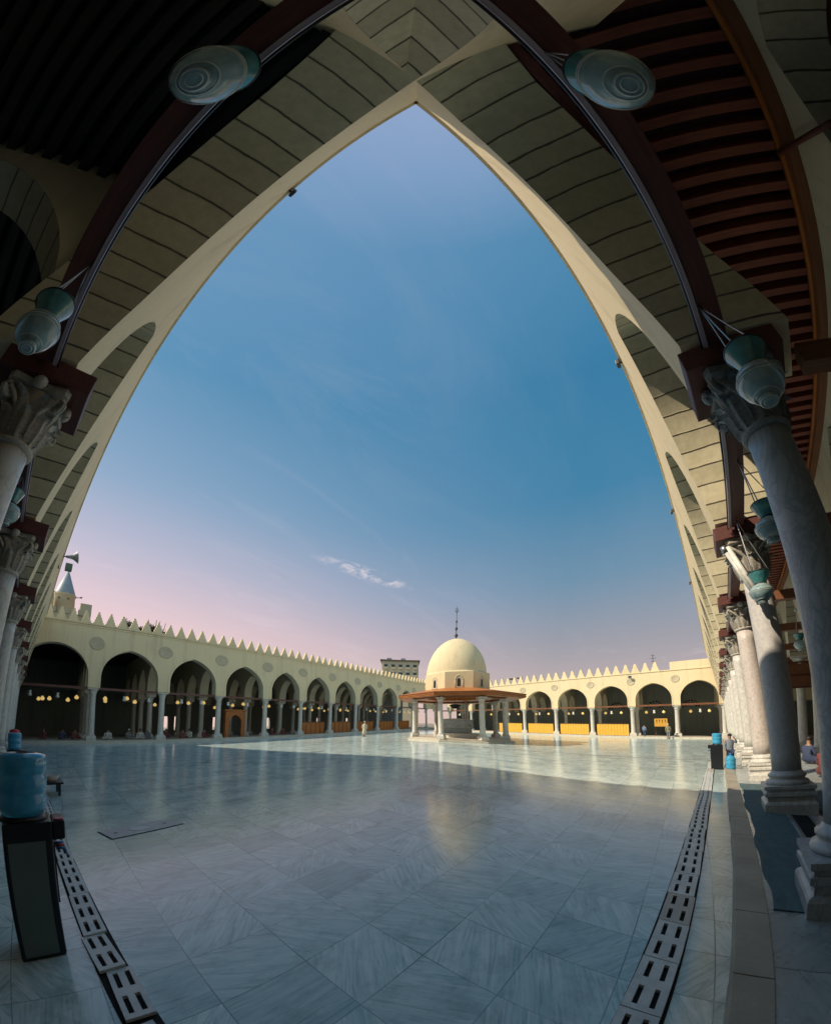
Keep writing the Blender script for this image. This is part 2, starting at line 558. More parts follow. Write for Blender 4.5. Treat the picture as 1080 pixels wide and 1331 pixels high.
# ------------------------------------------------------------------ columns
def leaf(mb, ang, z0, h, r0, w, curl, bulge=.03):
    """an acanthus leaf lying on the bell of a capital and curling out at its tip"""
    n, k = 13, 7
    grid = []
    for i in range(n + 1):
        t = i / n
        if t < .8:
            rr = r0 + bulge * sin(t * pi) + curl * .35 * t * t
            z = z0 + h * t
        else:
            q = (t - .8) / .2
            rr = r0 + curl * (.35 * .64 + .85 * q)
            z = z0 + h * (.8 + .2 * sin(q * pi * .62)) - h * .10 * q * q
        ww = w * (.62 + .5 * sin(min(1, t * 1.15) * pi * .8)) * (1 - .75 * max(0, t - .7) / .3) * (1 + .22 * (i % 2))
        row = []
        for j in range(-k // 2 + 1, k // 2 + 1):
            s = j / (k // 2)
            a = ang + s * ww / max(rr, .05) * .5
            rad = rr + .026 * (1 - abs(s)) - .020 * abs(s) * (i % 2) + (.016 if j == 0 else 0) - (.014 if abs(j) == 1 else 0)
            row.append(mb.bm.verts.new((rad * cos(a), rad * sin(a), z)))
        grid.append(row)
    for A, B in zip(grid, grid[1:]):
        for j in range(len(A) - 1):
            mb.fv([A[j], A[j + 1], B[j + 1], B[j]], None, True)

def carved_capital(parent, z0, h, r, mat):
    m = MB()
    core = [(r * .98, 0), (r * 1.12, .02), (r * 1.14, .05), (r * 1.0, .07), (r * .98, h * .3), (r * 1.1, h * .6), (r * 1.42, h * .86)]
    m.lathe([(a, z0 + b) for a, b in core], 28)
    for k in range(8):
        leaf(m, k * pi / 4, z0 + .06, h * .46, r * 1.02, .21, .15)
    for k in range(8):
        leaf(m, k * pi / 4 + pi / 8, z0 + .10, h * .66, r * 1.04, .20, .20)
    for k in range(4):      # corner volutes: spirals under the corners of the abacus
        a = k * pi / 2 + pi / 4
        for sd in (-1, 1):
            path, rad = [], []
            for i in range(26):
                t = i / 25
                if t < .4:
                    q = t / .4
                    rr = r * 1.08 + q * r * 1.0
                    zz = z0 + h * (.46 + .36 * q)
                    da = sd * (1 - q) * .42
                else:
                    q = (t - .4) / .6
                    sr = .085 * (1 - .75 * q)
                    ph = q * 3.3 * pi
                    rr = r * 2.08 - .085 + sr * sin(ph) + .085 * 0 + .04
                    zz = z0 + h * .82 - .085 + sr * cos(ph)
                    da = sd * .03
                path.append((rr * cos(a + da), rr * sin(a + da), zz))
                rad.append(.030 * (1 - .4 * t))
            m.tube(path, rad, 6)
    for k in range(4):      # rosette on each side
        a = k * pi / 2
        m.lathe([(0.0, .0), (.07, .015), (.085, .05), (.05, .09), (.02, .1)], 10, M4=Matrix.Rotation(a, 4, 'Z') @ Matrix.Translation((r * 1.5, 0, z0 + h * .92)) @ Matrix.Rotation(pi / 2, 4, 'Y'))
    m.done('capital', mat, parent)
    # abacus with hollowed sides
    poly = []
    R_, inn = r * 2.15, r * 1.55
    for k in range(4):
        a = k * pi / 2 + pi / 4
        poly += [(R_ * cos(a - .09), R_ * sin(a - .09)), (R_ * cos(a + .09), R_ * sin(a + .09))]
        for q in (.25, .5, .75):
            b = a + .09 + (pi / 2 - .18) * q
            rr = inn / max(.1, cos(b - (a + pi / 4))) * (1 - .07 * sin(q * pi))
            rr = min(rr, R_)
            poly.append((rr * cos(b), rr * sin(b)))
    ab = MB()
    ab.prism(poly, z0 + h * .88, z0 + h, 'z')
    ab.done('abacus', mat, parent, .01)

def square_stack(mb, prof):
    """stack of square mouldings: (half width, z)"""
    for (a, z0), (b, z1) in zip(prof, prof[1:]):
        A = [(-a, -a, z0), (a, -a, z0), (a, a, z0), (-a, a, z0)]
        B = [(-b, -b, z1), (b, -b, z1), (b, b, z1), (-b, b, z1)]
        for i in range(4):
            j = (i + 1) % 4
            mb.f([A[i], A[j], B[j], B[i]])
    a, z = prof[0]
    mb.f([(-a, -a, z), (-a, a, z), (a, a, z), (a, -a, z)])
    a, z = prof[-1]
    mb.f([(-a, -a, z), (a, -a, z), (a, a, z), (-a, a, z)])

def big_column(label, loc, rz, shaft_mat, cap_mat, impost=(.5, .57), ztop=4.75, group=None):
    t = thing('column', label, 'column', loc, rz, group)
    p = MB()
    square_stack(p, [(.40, 0), (.40, .17), (.385, .20), (.35, .22), (.35, .28), (.39, .31), (.39, .36), (.36, .37), (.36, .40), (.39, .42), (.39, .47)])
    p.done('pedestal', M['marble_grey'] if shaft_mat is M['marble_grey'] else M['marble'], t, .008)
    b = MB()
    b.lathe([(.33, .47), (.345, .50), (.33, .535), (.285, .55), (.275, .575), (.30, .60), (.30, .63), (.265, .65), (.25, .67), (.235, .69)], 36)
    b.done('base', M['marble_grey'] if shaft_mat is M['marble_grey'] else M['marble'], t)
    s = MB()
    zc = 4.0
    prof = []
    for i in range(13):
        q = i / 12
        prof.append((.232 - .030 * q ** 1.4, .69 + (zc - .69) * q))
    s.lathe(prof, 40)
    s.done('shaft', shaft_mat, t)
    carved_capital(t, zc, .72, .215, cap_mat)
    i_ = MB()
    i_.box(-impost[0], impost[0], -impost[1], impost[1], zc + .72, ztop - PZ)
    i_.done('impost_block', M['wood_dark'], t, .012)
    return t

def small_column_proto(label, h=4.4, r=.24, mat=None):
    t = thing('column', label, 'column')
    mat = mat or M['marble']
    p = MB()
    square_stack(p, [(.36, 0), (.36, .26), (.33, .29), (.31, .40)])
    p.done('pedestal', mat, t)
    s = MB()
    s.lathe([(.29, .40), (.30, .46), (.26, .50), (.245, .54), (.235, .6), (.215, h - .62), (.225, h - .6), (.25, h - .57), (.225, h - .54)], 18)
    s.done('shaft', mat, t)
    c = MB()
    c.lathe([(.22, h - .54), (.25, h - .42), (.28, h - .36), (.27, h - .3), (.36, h - .14), (.42, h - .1)], 16)
    c.box(-.40, .40, -.40, .40, h - .1, h)
    c.done('capital', M['marble'], t)
    return t

# ------------------------------------------------------------------ ground
g = MB()
g.f([(-90, -90, -.012), (420, -90, -.012), (420, 420, -.012), (-90, 420, -.012)])
tag(g.done('ground', M['ground']), None, None, None, 'structure')
f = MB()
f.f([(-8, -12, 0), (52, -12, 0), (52, 40, 0), (-8, 40, 0)])
tag(f.done('courtyard_floor', M['floor']), None, None, None, 'structure')

# raised gallery floors: right, left, far left, far right
def slab(name, pts, z0, z1, mat, edge=None):
    m = MB()
    A = [m.bm.verts.new((x, y, z0)) for x, y in pts]
    B = [m.bm.verts.new((x, y, z1)) for x, y in pts]
    m.fv(list(reversed(A)))
    m.fv(B)
    for i in range(len(pts)):
        j = (i + 1) % len(pts)
        m.fv([A[i], A[j], B[j], B[i]])
    return tag(m.done(name, mat), None, None, None, 'structure')
def q2(fn, a):
    return [fn(u, v)[:2] for u, v in a]
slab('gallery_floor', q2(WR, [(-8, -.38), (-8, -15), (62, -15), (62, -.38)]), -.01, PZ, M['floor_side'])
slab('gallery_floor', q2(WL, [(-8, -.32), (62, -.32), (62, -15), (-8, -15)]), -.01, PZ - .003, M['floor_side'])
slab('gallery_floor', [(-14, 36.5), (62, 36.5), (62, 60), (-14, 60)], -.01, .25, M['step'])
slab('gallery_floor', [(49.45, -25), (62, -25), (62, 38), (49.45, 38)], -.01, .197, M['step'])
# kerb of the right gallery: long worn stones, each a little out of line
k = thing('kerb', 'worn tan kerb stones edging the right gallery floor beside the slotted drain', 'kerb', (0, 0, 0), RZR)
u = -1.5
rk = random.Random(3)
while u < 46:
    L = rk.uniform(.75, 1.35)
    m = MB()
    a, b_ = rk.uniform(-.05, .035), rk.uniform(-.05, .035)
    pts = [(u, -.125 + rk.uniform(-.008, .008)), (u + L - .006, -.125 + rk.uniform(-.008, .008)), (u + L - .006, -.378), (u, -.378)]
    A = [m.bm.verts.new((x, y, 0)) for x, y in pts]
    zt = PZ + rk.uniform(.004, .012)
    B = [m.bm.verts.new((x, y - (0 if i > 1 else .012), zt)) for i, (x, y) in enumerate(pts)]
    m.fv(B)
    for i in range(4):
        j = (i + 1) % 4
        m.fv([A[i], A[j], B[j], B[i]])
    m.done('kerb_stone', M['kerb'], k, .006)
    u += L

# ------------------------------------------------------------------ slotted channel drains
def slotted_slab(L, W, rows=2):
    m = MB()
    t = .02
    xs = [0]
    n = rows
    sl = L / n * .66
    for i in range(n):
        c = L * (i + .5) / n
        xs += [c - sl / 2, c + sl / 2]
    xs.append(L)
    ys = [-W / 2, -W * .22 - .015, -W * .22 + .015, W * .22 - .015, W * .22 + .015, W / 2]
    def hole(i, j):
        return i % 2 == 1 and j in (1, 3)
    for i in range(len(xs) - 1):
        for j in range(5):
            a, b, c, d = xs[i], xs[i + 1], ys[j], ys[j + 1]
            if not hole(i, j):
                m.f([(a, c, t), (b, c, t), (b, d, t), (a, d, t)])
            else:
                m.f([(a, c, t), (b, c, t), (b, c, 0), (a, c, 0)])
                m.f([(a, d, t), (b, d, t), (b, d, 0), (a, d, 0)])
                m.f([(a, c, t), (a, d, t), (a, d, 0), (a, c, 0)])
                m.f([(b, c, t), (b, d, t), (b, d, 0), (b, c, 0)])
    m.f([(0, ys[0], 0), (L, ys[0], 0), (L, ys[0], t), (0, ys[0], t)])
    m.f([(0, ys[-1], 0), (L, ys[-1], 0), (L, ys[-1], t), (0, ys[-1], t)])
    m.f([(0, ys[0], 0), (0, ys[-1], 0), (0, ys[-1], t), (0, ys[0], t)])
    m.f([(L, ys[0], 0), (L, ys[-1], 0), (L, ys[-1], t), (L, ys[0], t)])
    return m
def drain(label, rz, u0, u1, v, W, fn, broken=False, seed=1):
    t = thing('channel_drain', label, 'drain', (0, 0, 0), rz)
    s = 1 if fn is WR else -1
    ch = MB()
    ch.f([(u0, s * v - W / 2 - .014, .003), (u1, s * v - W / 2 - .014, .003), (u1, s * v + W / 2 + .014, .003), (u0, s * v + W / 2 + .014, .003)])
    ch.done('channel', M['black'], t)  # flat black sheet standing in for the unlit depth below the slots
    rr = random.Random(seed)
    protos = {}
    u = u0
    k = 0
    while u < u1 - .5:
        key = (rr.choice((.56, .56, .84)), rr.random() < .15)
        rows = 2 if key[0] < .6 else 3
        if key not in protos:
            o = slotted_slab(key[0] - .008, W, rows).done('slotted_cover', M['drain_b'] if key[1] else M['drain'], t, 0)
            protos[key] = o
        else:
            o = protos[key].copy()
            COL.objects.link(o)
            o.parent = t
        o.location = (u, s * v + rr.uniform(-.008, .008), .006)
        o.rotation_euler = (0, 0, rr.uniform(-.012, .012))
        if broken and k in (2, 3, 4):
            o.rotation_euler = (.02, .035, (.07, -.05, .04)[k - 2])
            o.location.z = .012
            o.location.x += (.0, .03, .02)[k - 2]
        u += key[0]
        k += 1
    return t
drain('line of white marble drain covers with paired slots in front of the right gallery kerb', RZR, .3, 18.6, .28, .21, WR, False, 5)
drain('line of white slotted drain covers, some broken, beside the water dispensers at left', RZL, .3, 14, .385, .16, WL, True, 8)

# thin iron strip crossing the court, and the inspection cover
m = MB()
P0, P1 = Vector((16.8, 18.5, .004)), Vector((18.9, -.8, .004))
d = (P1 - P0).normalized()
s = Vector((-d.y, d.x, 0)) * .06
m.f([P0 - s, P0 + s, P1 + s, P1 - s])
tag(m.done('floor_strip', M['wood_dark']), 'thin dark reddish strip let into the marble floor in front of the domed fountain', 'floor strip')
ic = thing('inspection_cover', 'rectangular marble inspection cover with dark joint set in the floor at left', 'manhole cover', (1.05, 6.12, .004), atan2(.15, .65))
m = MB(); m.f([(-.48, -.27, 0), (.48, -.27, 0), (.48, .27, 0), (-.48, .27, 0)]); m.done('joint', M['black'], ic)
m = MB(); m.box(-.465, .465, -.255, .255, .001, .007); m.done('lid', M['marble_grey'], ic)
m = MB(); m.lathe([(.15, .0075), (.15, .0095), (.13, .0095), (.13, .0075)], 28, caps=False)
m.lathe([(.12, .0075), (.12, .009)], 24)
m.done('boss', M['drain'], ic)
for sx in (-1, 1):
    m = MB(); m.lathe([(.022, .0075), (.022, .0088)], 12, (sx * .33, 0, 0)); m.done('lifting_hole', M['black'], ic)

# ------------------------------------------------------------------ near right arcade
ZT = 10.0
SP = 5.05
LEANR, LEANL = .204, .238      # the old walls lean out over the court above their springing
UR = [3.78, 7.85, 12.1, 16.3, 20.5, 24.7, 28.9, 33.1, 37.3, 41.5, 45.7]
DR0, DR1, AXR = -.25, -1.38, -1.06
rw = thing('arcade_wall', 'tall cream arcade wall along the right side of the court, seen edge on from below', 'arcade', (0, 0, 0), RZR)
ops = []
prev = -.78
for u in UR:
    ops.append((prev, u - .42))
    prev = u + .42
arcade_wall(rw, ops, -2.1, UR[-1] + 3.6, SP, ZT, DR0, DR1, 2.5, 1.0, M['plaster'], M['voussoir'], (0, None), lean=(LEANR, SP))
TOPR = DR0 + LEANR * (ZT - SP)
c = MB(); c.box(-.9, 49, TOPR - .3, TOPR + .05, ZT + .003, ZT + .12); c.done('coping', M['plaster'], rw)
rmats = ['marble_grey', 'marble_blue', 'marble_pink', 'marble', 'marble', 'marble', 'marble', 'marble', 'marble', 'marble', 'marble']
rlab = ['massive grey marble column of the right gallery, nearest the camera at the right edge',
        'grey column of the right gallery with sunlight on its upper shaft and blue shade below',
        'rose grey veined marble column of the right gallery, behind the half shaded column']
COLS = []
CLEAN = R(4.2)      # the shafts lean with the wall they carry
for i, u in enumerate(UR):
    lab = rlab[i] if i < 3 else 'cream white sunlit column of the right gallery, %s along the row from the camera' % ORD[i]
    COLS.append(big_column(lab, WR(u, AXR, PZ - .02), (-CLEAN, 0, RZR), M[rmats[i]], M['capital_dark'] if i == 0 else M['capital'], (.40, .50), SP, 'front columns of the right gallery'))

# ------------------------------------------------------------------ near left arcade
UL = [4.4, 8.4, 12.5, 16.7, 20.9, 25.1, 29.3, 33.4]
DL0, DL1, AXL = -.28, -1.42, -.90
lw = thing('arcade_wall', 'tall shaded arcade wall along the left side of the court, seen edge on from below', 'arcade', (0, 0, 0), RZL)
ops = []
prev = -.72
for u in UL:
    ops.append((prev, u - .42))
    prev = u + .42
ops.append((prev, prev + 2.2))
arcade_wall(lw, ops, -2.0, 37.5, SP, ZT - .004, -DL0, -DL1, 2.5, 1.0, M['plaster'], M['voussoir'], (0, None), lean=(-LEANL, SP))
TOPL = -DL0 - LEANL * (ZT - SP)      # local y of the left wall's top edge
TOPR = DR0 + LEANR * (ZT - SP)
c = MB(); c.box(-.8, 36.4, TOPL - .05, TOPL + .3, ZT + .003, ZT + .12); c.done('coping', M['plaster'], lw)
for i, u in enumerate(UL):
    lab = 'pale marble column with carved leaf capital at the far left edge, nearest the camera' if i == 0 else 'pale column at the left picture edge, %s along the row from the camera' % ORD[i]
    big_column(lab, WL(u, AXL, PZ - .02), (CLEAN, 0, RZL), M['marble'], M['capital'], (.40, .52), SP, 'front columns of the left gallery')

# battlements of the two near walls (only their shadows and slivers show)
def merlon_mesh(name, w, h, d, steps, mat, lean=0):
    m = MB()
    pts = []
    for i in range(steps):
        hw = w / 2 * (1 - .80 * i / (steps - 1))
        z0, z1 = h * i / steps, h * (i + 1) / steps
        pts += [(hw, z0), (hw * .97, z1 - .02), (hw * .90, z1)]
    poly = pts + [(-x, z) for x, z in reversed(pts)]
    m.prism(poly, -d / 2, d / 2)
    return m
def merlons(root, xs, y, z, w, h, d, steps=5):
    o = None
    for x in xs:
        if o is None:
            o = merlon_mesh('merlon', w, h, d, steps, None).done('merlon', M['plaster'], root)
        else:
            o = o.copy(); COL.objects.link(o); o.parent = root
        o.location = (x + random.uniform(-.02, .02), y, z - random.uniform(0, .02))
        o.rotation_euler = (0, random.uniform(-.025, .025), 0)
merlons(lw, [-1 + i * .92 for i in range(41)], TOPL + .75, ZT - .01, .72, 1.05, .30)

# water spouts, floodlights and loudspeaker on the near walls
def spout(root, x, y, z, s):
    m = MB()
    m.prism([(-.11, 0), (.11, 0), (.11, .16), (.07, .16), (.07, .05), (-.07, .05), (-.07, .16), (-.11, .16)], y, y + s * .75)
    m.done('water_spout', M['plaster_in'], root)
spout(lw, 8.6, TOPL + .25, ZT - .30, -1)
spout(lw, 15.5, TOPL + .25, ZT - .30, -1)
spout(lw, 25.5, TOPL + .25, ZT - .30, -1)
spout(rw, 20.4, TOPR - .25, ZT - .30, 1)
def floodlight(label, loc, rz, s=1.0):
    s *= .85
    t = thing('floodlight', label, 'floodlight', loc, rz, 'floodlights on the parapets')
    m = MB(); m.box(-.11 * s, .11 * s, .05, .17 * s, -.09 * s, .09 * s); m.done('housing', M['iron'], t, .01)
    m = MB(); m.box(-.09 * s, .09 * s, .171 * s, .176 * s, -.07 * s, .07 * s); m.done('lens', M['lamp_white'], t)
    m = MB(); m.tube([(0, -.12, 0), (0, .05, 0)], .015, 6); m.done('bracket', M['iron'], t)
    return t
floodlight('small black floodlight on the left parapet, high above the nearest arch', WL(3.2, -TOPL, ZT - .05), RZL + pi, .75)
floodlight('small black floodlight on the right parapet above the nearest column', WR(7.8, TOPR, ZT - .05), RZR, .9)
floodlight('small black floodlight half way along the right parapet', WR(15.6, TOPR, ZT - .05), RZR, .9)
floodlight('small black floodlight on the right parapet nearest the far end', WR(24.5, TOPR, ZT - .05), RZR, .9)
t = thing('loudspeaker', 'grey horn loudspeaker fixed to the top of the left wall against the pink sky', 'loudspeaker', WL(22.5, -TOPL + .35, ZT - .1), RZL + pi)
m = MB(); m.lathe([(.06, -.25), (.08, -.1), (.14, .1), (.30, .28), (.32, .30), (.27, .27), (.05, -.05)], 20, M4=Matrix.Rotation(-pi / 2.3, 4, 'X')); m.done('horn', M['lead'], t)
m = MB(); m.box(-.16, .16, -.2, .12, -.75, -.4); m.done('driver_box', M['green'], t, .02)
m = MB(); m.tube([(0, -.5, -.75), (0, -.5, -.1), (0, -.1, 0)], .03, 6); m.done('bracket', M['iron'], t)

# ------------------------------------------------------------------ timber ties between the near columns
def tie(label, fn, rz, u0, u1, v, z, w=.20, h=.22, mat='wood_tie', group=None, strip=True):
    t = thing('tie_beam', label, 'beam', fn(u0, v, z), rz, group)
    L = u1 - u0
    m = MB(); m.box(0, L, -w / 2, w / 2, 0, h); m.done('timber', M[mat], t, .008)
    if strip:
        sgn = 1 if fn is WR else -1
        m = MB(); m.box(0, L, sgn * (w / 2 + .002) - .0, sgn * (w / 2 + .045), -.02, .05); m.done('batten', M['lit_strip'], t, .004)  # pale pink strip stands in for the tie's lit edge
        m = MB(); m.tube([(0, sgn * (w / 2 + .062), -.02), (L * .5, sgn * (w / 2 + .064), -.026), (L, sgn * (w / 2 + .062), -.02)], .012, 6); m.done('cable', M['plastic_black'], t)
    return t
us = [-1.3] + UR
for i in range(8):
    tie('maroon tie beam under the %s arch of the right gallery, counted from the camera' % ORD[i], WR, RZR, us[i] + (.0 if i == 0 else .46), us[i + 1] - .46, -.60, 4.90, .20, .25, 'wood_dark', 'tie beams of the right gallery')
us = [-1.25] + UL
for i in range(7):
    tie('maroon tie beam under the %s arch of the left gallery, counted from the camera' % ORD[i], WL, RZL, us[i] + (.0 if i == 0 else .46), us[i + 1] - .46, -.62, 4.90, .20, .25, 'wood_dark', 'tie beams of the left gallery')

# ------------------------------------------------------------------ right gallery: inner arches, ceiling
iw = thing('inner_arcade_wall', 'plain beige inner arcade wall deep in the right gallery, at the upper right', 'arcade', (0, 0, 0), RZR)
ops = []
prev = -.3
for u in UR:
    ops.append((prev, u - .45))
    prev = u + .45
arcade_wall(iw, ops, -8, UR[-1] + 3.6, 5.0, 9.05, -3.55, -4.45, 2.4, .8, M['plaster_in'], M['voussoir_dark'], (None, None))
IC = None
for i, u in enumerate(UR[:9]):
    loc = WR(u, -4.0, PZ)
    lab = 'pale column of the inner row in the right gallery, %s from the camera' % ORD[i]
    if IC is None:
        IC = small_column_proto(lab, 5.0 - PZ, .25, M['marble'])
        IC.location = loc; IC.rotation_euler = (0, 0, RZR); IC['group'] = 'inner columns of the right gallery'
    else:
        dup(IC, lab, loc, RZR)
cl = thing('wooden_ceiling', 'dark maroon timber ceiling with close set joists over the right gallery', 'ceiling', (0, 0, 0), RZR)
m = MB(); m.box(-8, 60, -13.5, -.50, 9.10, 9.30); m.done('boards', M['wood_dark'], cl)
J = None
u = -4.5
k = 0
while u < 31 and k < 96:
    if J is None:
        m = MB()
        m.box(-.085, .085, -3.54, -.62, 8.83, 9.098)
        J = m.done('joist', M['wood_dark_y'], cl, .012)
    else:
        o = J.copy(); COL.objects.link(o); o.parent = cl; J2 = o
        o.location = (u + 4.5, 0, 0)
    if k == 0:
        J.location = (0, 0, 0)
        J.data.transform(Matrix.Translation((-4.5, 0, 0)))
    u += .37
    k += 1
m = MB(); m.box(-8, 60, -3.548, -3.36, 8.42, 8.80); m.done('wall_plate', M['wood_brown'], cl, .012)
m = MB(); m.box(-8, 60, -3.358, -3.31, 8.58, 8.65); m.done('lit_edge_moulding', M['wood_orange'], cl, .006)  # orange strip puts the wall plate's lit edge into colour
m = MB(); m.box(-8, 60, -.86, -.70, 8.50, 8.82); m.done('wall_plate', M['wood_dark'], cl, .012)
for i, u in enumerate(UR[:6]):
    tie('brown cross beam spanning the depth of the right gallery, %s from the camera' % ORD[i], lambda a, b, z: WR(a, b, z), RZR - pi / 2, 0, 2.3, 0, 0, .22, .26, 'wood_brown', 'cross beams of the right gallery', False).location = WR(u, DR1 - .02, 4.75)
# iron rod high across the right gallery
ROD = ((3.35, -3.30, 8.66), (2.30, -3.50, 7.22))
t = thing('iron_rod', 'dark iron tie rod crossing below the beige wall at the upper right', 'tie rod', (0, 0, 0))
m = MB(); m.tube([WR(ROD[0][0], ROD[0][1], ROD[0][2]), WR(ROD[1][0], ROD[1][1], ROD[1][2])], .045, 8); m.done('rod', M['wood_dark'], t)
# outer wall of the right gallery
bw = thing('gallery_back_wall', 'dim plastered outer wall behind the inner columns of the right gallery', 'wall', (0, 0, 0), RZR)
m = MB(); m.box(-8, 60, -14.2, -13.5, 0, 9.28); m.done('wall', M['plaster_in'], bw)
# timber screen with a lattice coloured orange for its lit part, hung across the gallery
t = thing('wooden_screen', 'dark timber screen with orange lattice panel hung across the right gallery', 'screen', WR(24.5, -1.6, 3.35), RZR - pi / 2)
m = MB(); m.box(0, 6.0, -.06, .06, 0, 1.35); m.done('board', M['wood_brown'], t)
for z in (.0, .62, 1.30):
    m = MB(); m.box(-.05, 6.05, -.095, -.062, z, z + .07); m.done('rail', M['wood_dark'], t)
m = MB()
for k in range(7):
    a = k * .16
    m.box(.35 + a, .38 + a, -.11, -.064, .1, 1.25)
    m.box(.35, 1.35, -.112, -.066, .14 + a, .17 + a)
m.done('lattice', M['wood_orange'], t)

# ------------------------------------------------------------------ left gallery: cross arches, ceiling
def cross_wall(label, loc, rz, depth, mat_w, mat_s, zs=4.9, ztop=9.0, th=.9, nb=3, bay=4.5, grp=None, first=.6, rise=2.3, stilt=.7, rest=0):
    t = thing('cross_arch_wall', label, 'arcade', loc, rz, grp)
    ops = []
    x = 0
    for k in range(nb):
        ops.append((x + (first if k == 0 else .5), x + bay - .5))
        x += bay
    arcade_wall(t, ops, 0, x + rest, zs, ztop, -th / 2, th / 2, rise, stilt, mat_w, mat_s)
    return t
cw = None
for i, u in enumerate(UL[:6]):
    loc = WL(u, -.47, 0)
    lab = 'shadowed cross wall with stone arches running back into the left gallery, %s from the camera' % ORD[i]
    if cw is None:
        cw = cross_wall(lab, loc, RZL + pi / 2, 13.5, M['plaster_in'], M['voussoir_dark'], grp='cross walls of the left gallery', ztop=8.99, th=.80, first=.55, bay=5.6, zs=5.1, rise=2.95, stilt=.3)
    else:
        dup(cw, lab, loc, RZL + pi / 2)
ip = None
for i, u in enumerate(UL[:6]):
    for k in range(1, 3):
        loc = WL(u, -.47 - 5.6 * k, PZ)
        lab = 'dim pale column under the %s cross wall of the left gallery, %s row back' % (ORD[i], ORD[k])
        if ip is None:
            ip = small_column_proto(lab, 5.1 - PZ, .25)
            ip.location = loc; ip.rotation_euler = (0, 0, RZL); ip['group'] = 'inner columns of the left gallery'
        else:
            dup(ip, lab, loc, RZL)
cl2 = thing('wooden_ceiling', 'almost black timber ceiling with joists over the left gallery', 'ceiling', (0, 0, 0), RZL)
m = MB(); m.box(-8, 45, .48, 16, 9.0, 9.2); m.done('boards', M['wood_shade'], cl2)
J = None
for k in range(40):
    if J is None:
        m = MB(); m.box(-8, 31, -.09, .09, 8.72, 8.998); J = m.done('joist', M['wood_shade'], cl2, 0)
        o = J
    else:
        o = J.copy(); COL.objects.link(o); o.parent = cl2
    o.location = (0, .75 + k * .34, 0)
bw = thing('gallery_back_wall', 'dark outer wall at the back of the left gallery', 'wall', (0, 0, 0), RZL)
m = MB(); m.box(-8, 60, 15.9, 16.6, 0, 9.2); m.done('wall', M['plaster_in'], bw)
# end wall behind the camera, closing the corner
bw = thing('gallery_end_wall', 'plaster end wall of the corner bay behind the camera', 'wall', (0, 0, 0), RZR)
m = MB(); m.box(-8.6, -8.0, -14, 9, 0, 9.2); m.done('wall', M['plaster_in'], bw)

# ------------------------------------------------------------------ mosque lamps of the near arches
LAMP = None
def mosque_lamp(label, loc, hook):
    """glass lamp: footed bowl, neck and flared mouth, on three chains"""
    t = thing('hanging_lamp', label, 'lamp', loc, 0, 'glass lamps under the near arches')
    m = MB()
    m.lathe([(.075, -.235), (.085, -.23), (.085, -.195), (.075, -.19), (.115, -.175), (.17, -.13), (.205, -.06), (.21, -.01), (.185, .05), (.125, .10), (.10, .125)], 32)
    m.lathe([(.06, -.2355), (.06, -.225)], 20)
    bw_ = m.done('bowl', M['lamp_bowl'], t)
    m = MB()
    for r_, z_ in ((.077, -.236), (.048, -.2375), (.118, -.1765), (.2085, -.04), (.2125, -.012), (.187, .05)):
        m.lathe([(r_ - .004, z_ - .004), (r_ + .004, z_ - .003), (r_ + .004, z_ + .003), (r_ - .004, z_ + .004)], 32, caps=False)
    m.done('glass_ring', M['lamp_white'], bw_)
    m = MB()
    m.lathe([(.098, .125), (.11, .15), (.15, .235), (.195, .335), (.20, .345), (.19, .345), (.145, .24), (.10, .155), (.09, .13)], 32, caps=False)
    m.done('flared_mouth', M['lamp_glass'], t)
    m = MB()
    m.lathe([(.103, .118), (.112, .125), (.112, .137), (.103, .144)], 28, caps=False)
    m.lathe([(.198, .338), (.206, .342), (.206, .352), (.196, .352)], 32, caps=False)
    m.done('metal_rim', M['iron'], t)
    t.scale = (.86, .86, .86)
    hk = (Vector(hook) - Vector(loc)) / .86
    for k in range(3):
        a = k * 2 * pi / 3 + .4
        m = MB()
        A = Vector((.19 * cos(a), .19 * sin(a), .345))
        path = [A.lerp(hk, q / 8) + Vector((0, 0, -.05 * sin(pi * q / 8))) for q in range(9)]
        m.tube(path, .009, 6)
        m.done('chain', M['steel'], t)
    m = MB()
    m.lathe([(.005, .0), (.05, .01), (.055, .05), (.03, .09), (.02, .15)], 12, tuple(hk))
    m.done('ceiling_hook', M['lamp_white'], t)
    return t
TZ = 4.92
mosque_lamp('footed glass lamp hanging at the top right of the picture against the maroon joists', WR(.64, -.60, 4.25), WR(.45, -.50, TZ))
mosque_lamp('footed glass lamp hanging at the top left of the picture against the black ceiling', WL(.74, -.545, 4.3), WL(.85, -.52, TZ))
mosque_lamp('frosted glass lamp hanging in front of the nearest right column capital', WR(2.72, -.655, 3.82), WR(2.85, -.52, TZ))
mosque_lamp('blue glass lamp hanging beside the nearest left column capital', WL(2.8, -.61, 4.18), WL(2.65, -.54, TZ))
mosque_lamp('glass lamp half hidden behind the nearest grey column on the right', WR(5.3, -.79, 3.85), WR(5.4, -.62, TZ))
mosque_lamp('pale glass lamp hanging just in front of the half shaded column capital on the right', WR(7.15, -.76, 3.62), WR(7.1, -.56, TZ))
mosque_lamp('small pale glass lamp hanging far inside the right gallery before the beige arches', WR(14.2, -2.4, 3.9), WR(14.2, -2.4, 4.9))
mosque_lamp('bluish glass lamp hanging at the left edge beside the second left column', WL(6.3, -.62, 4.3), WL(6.4, -.56, TZ))
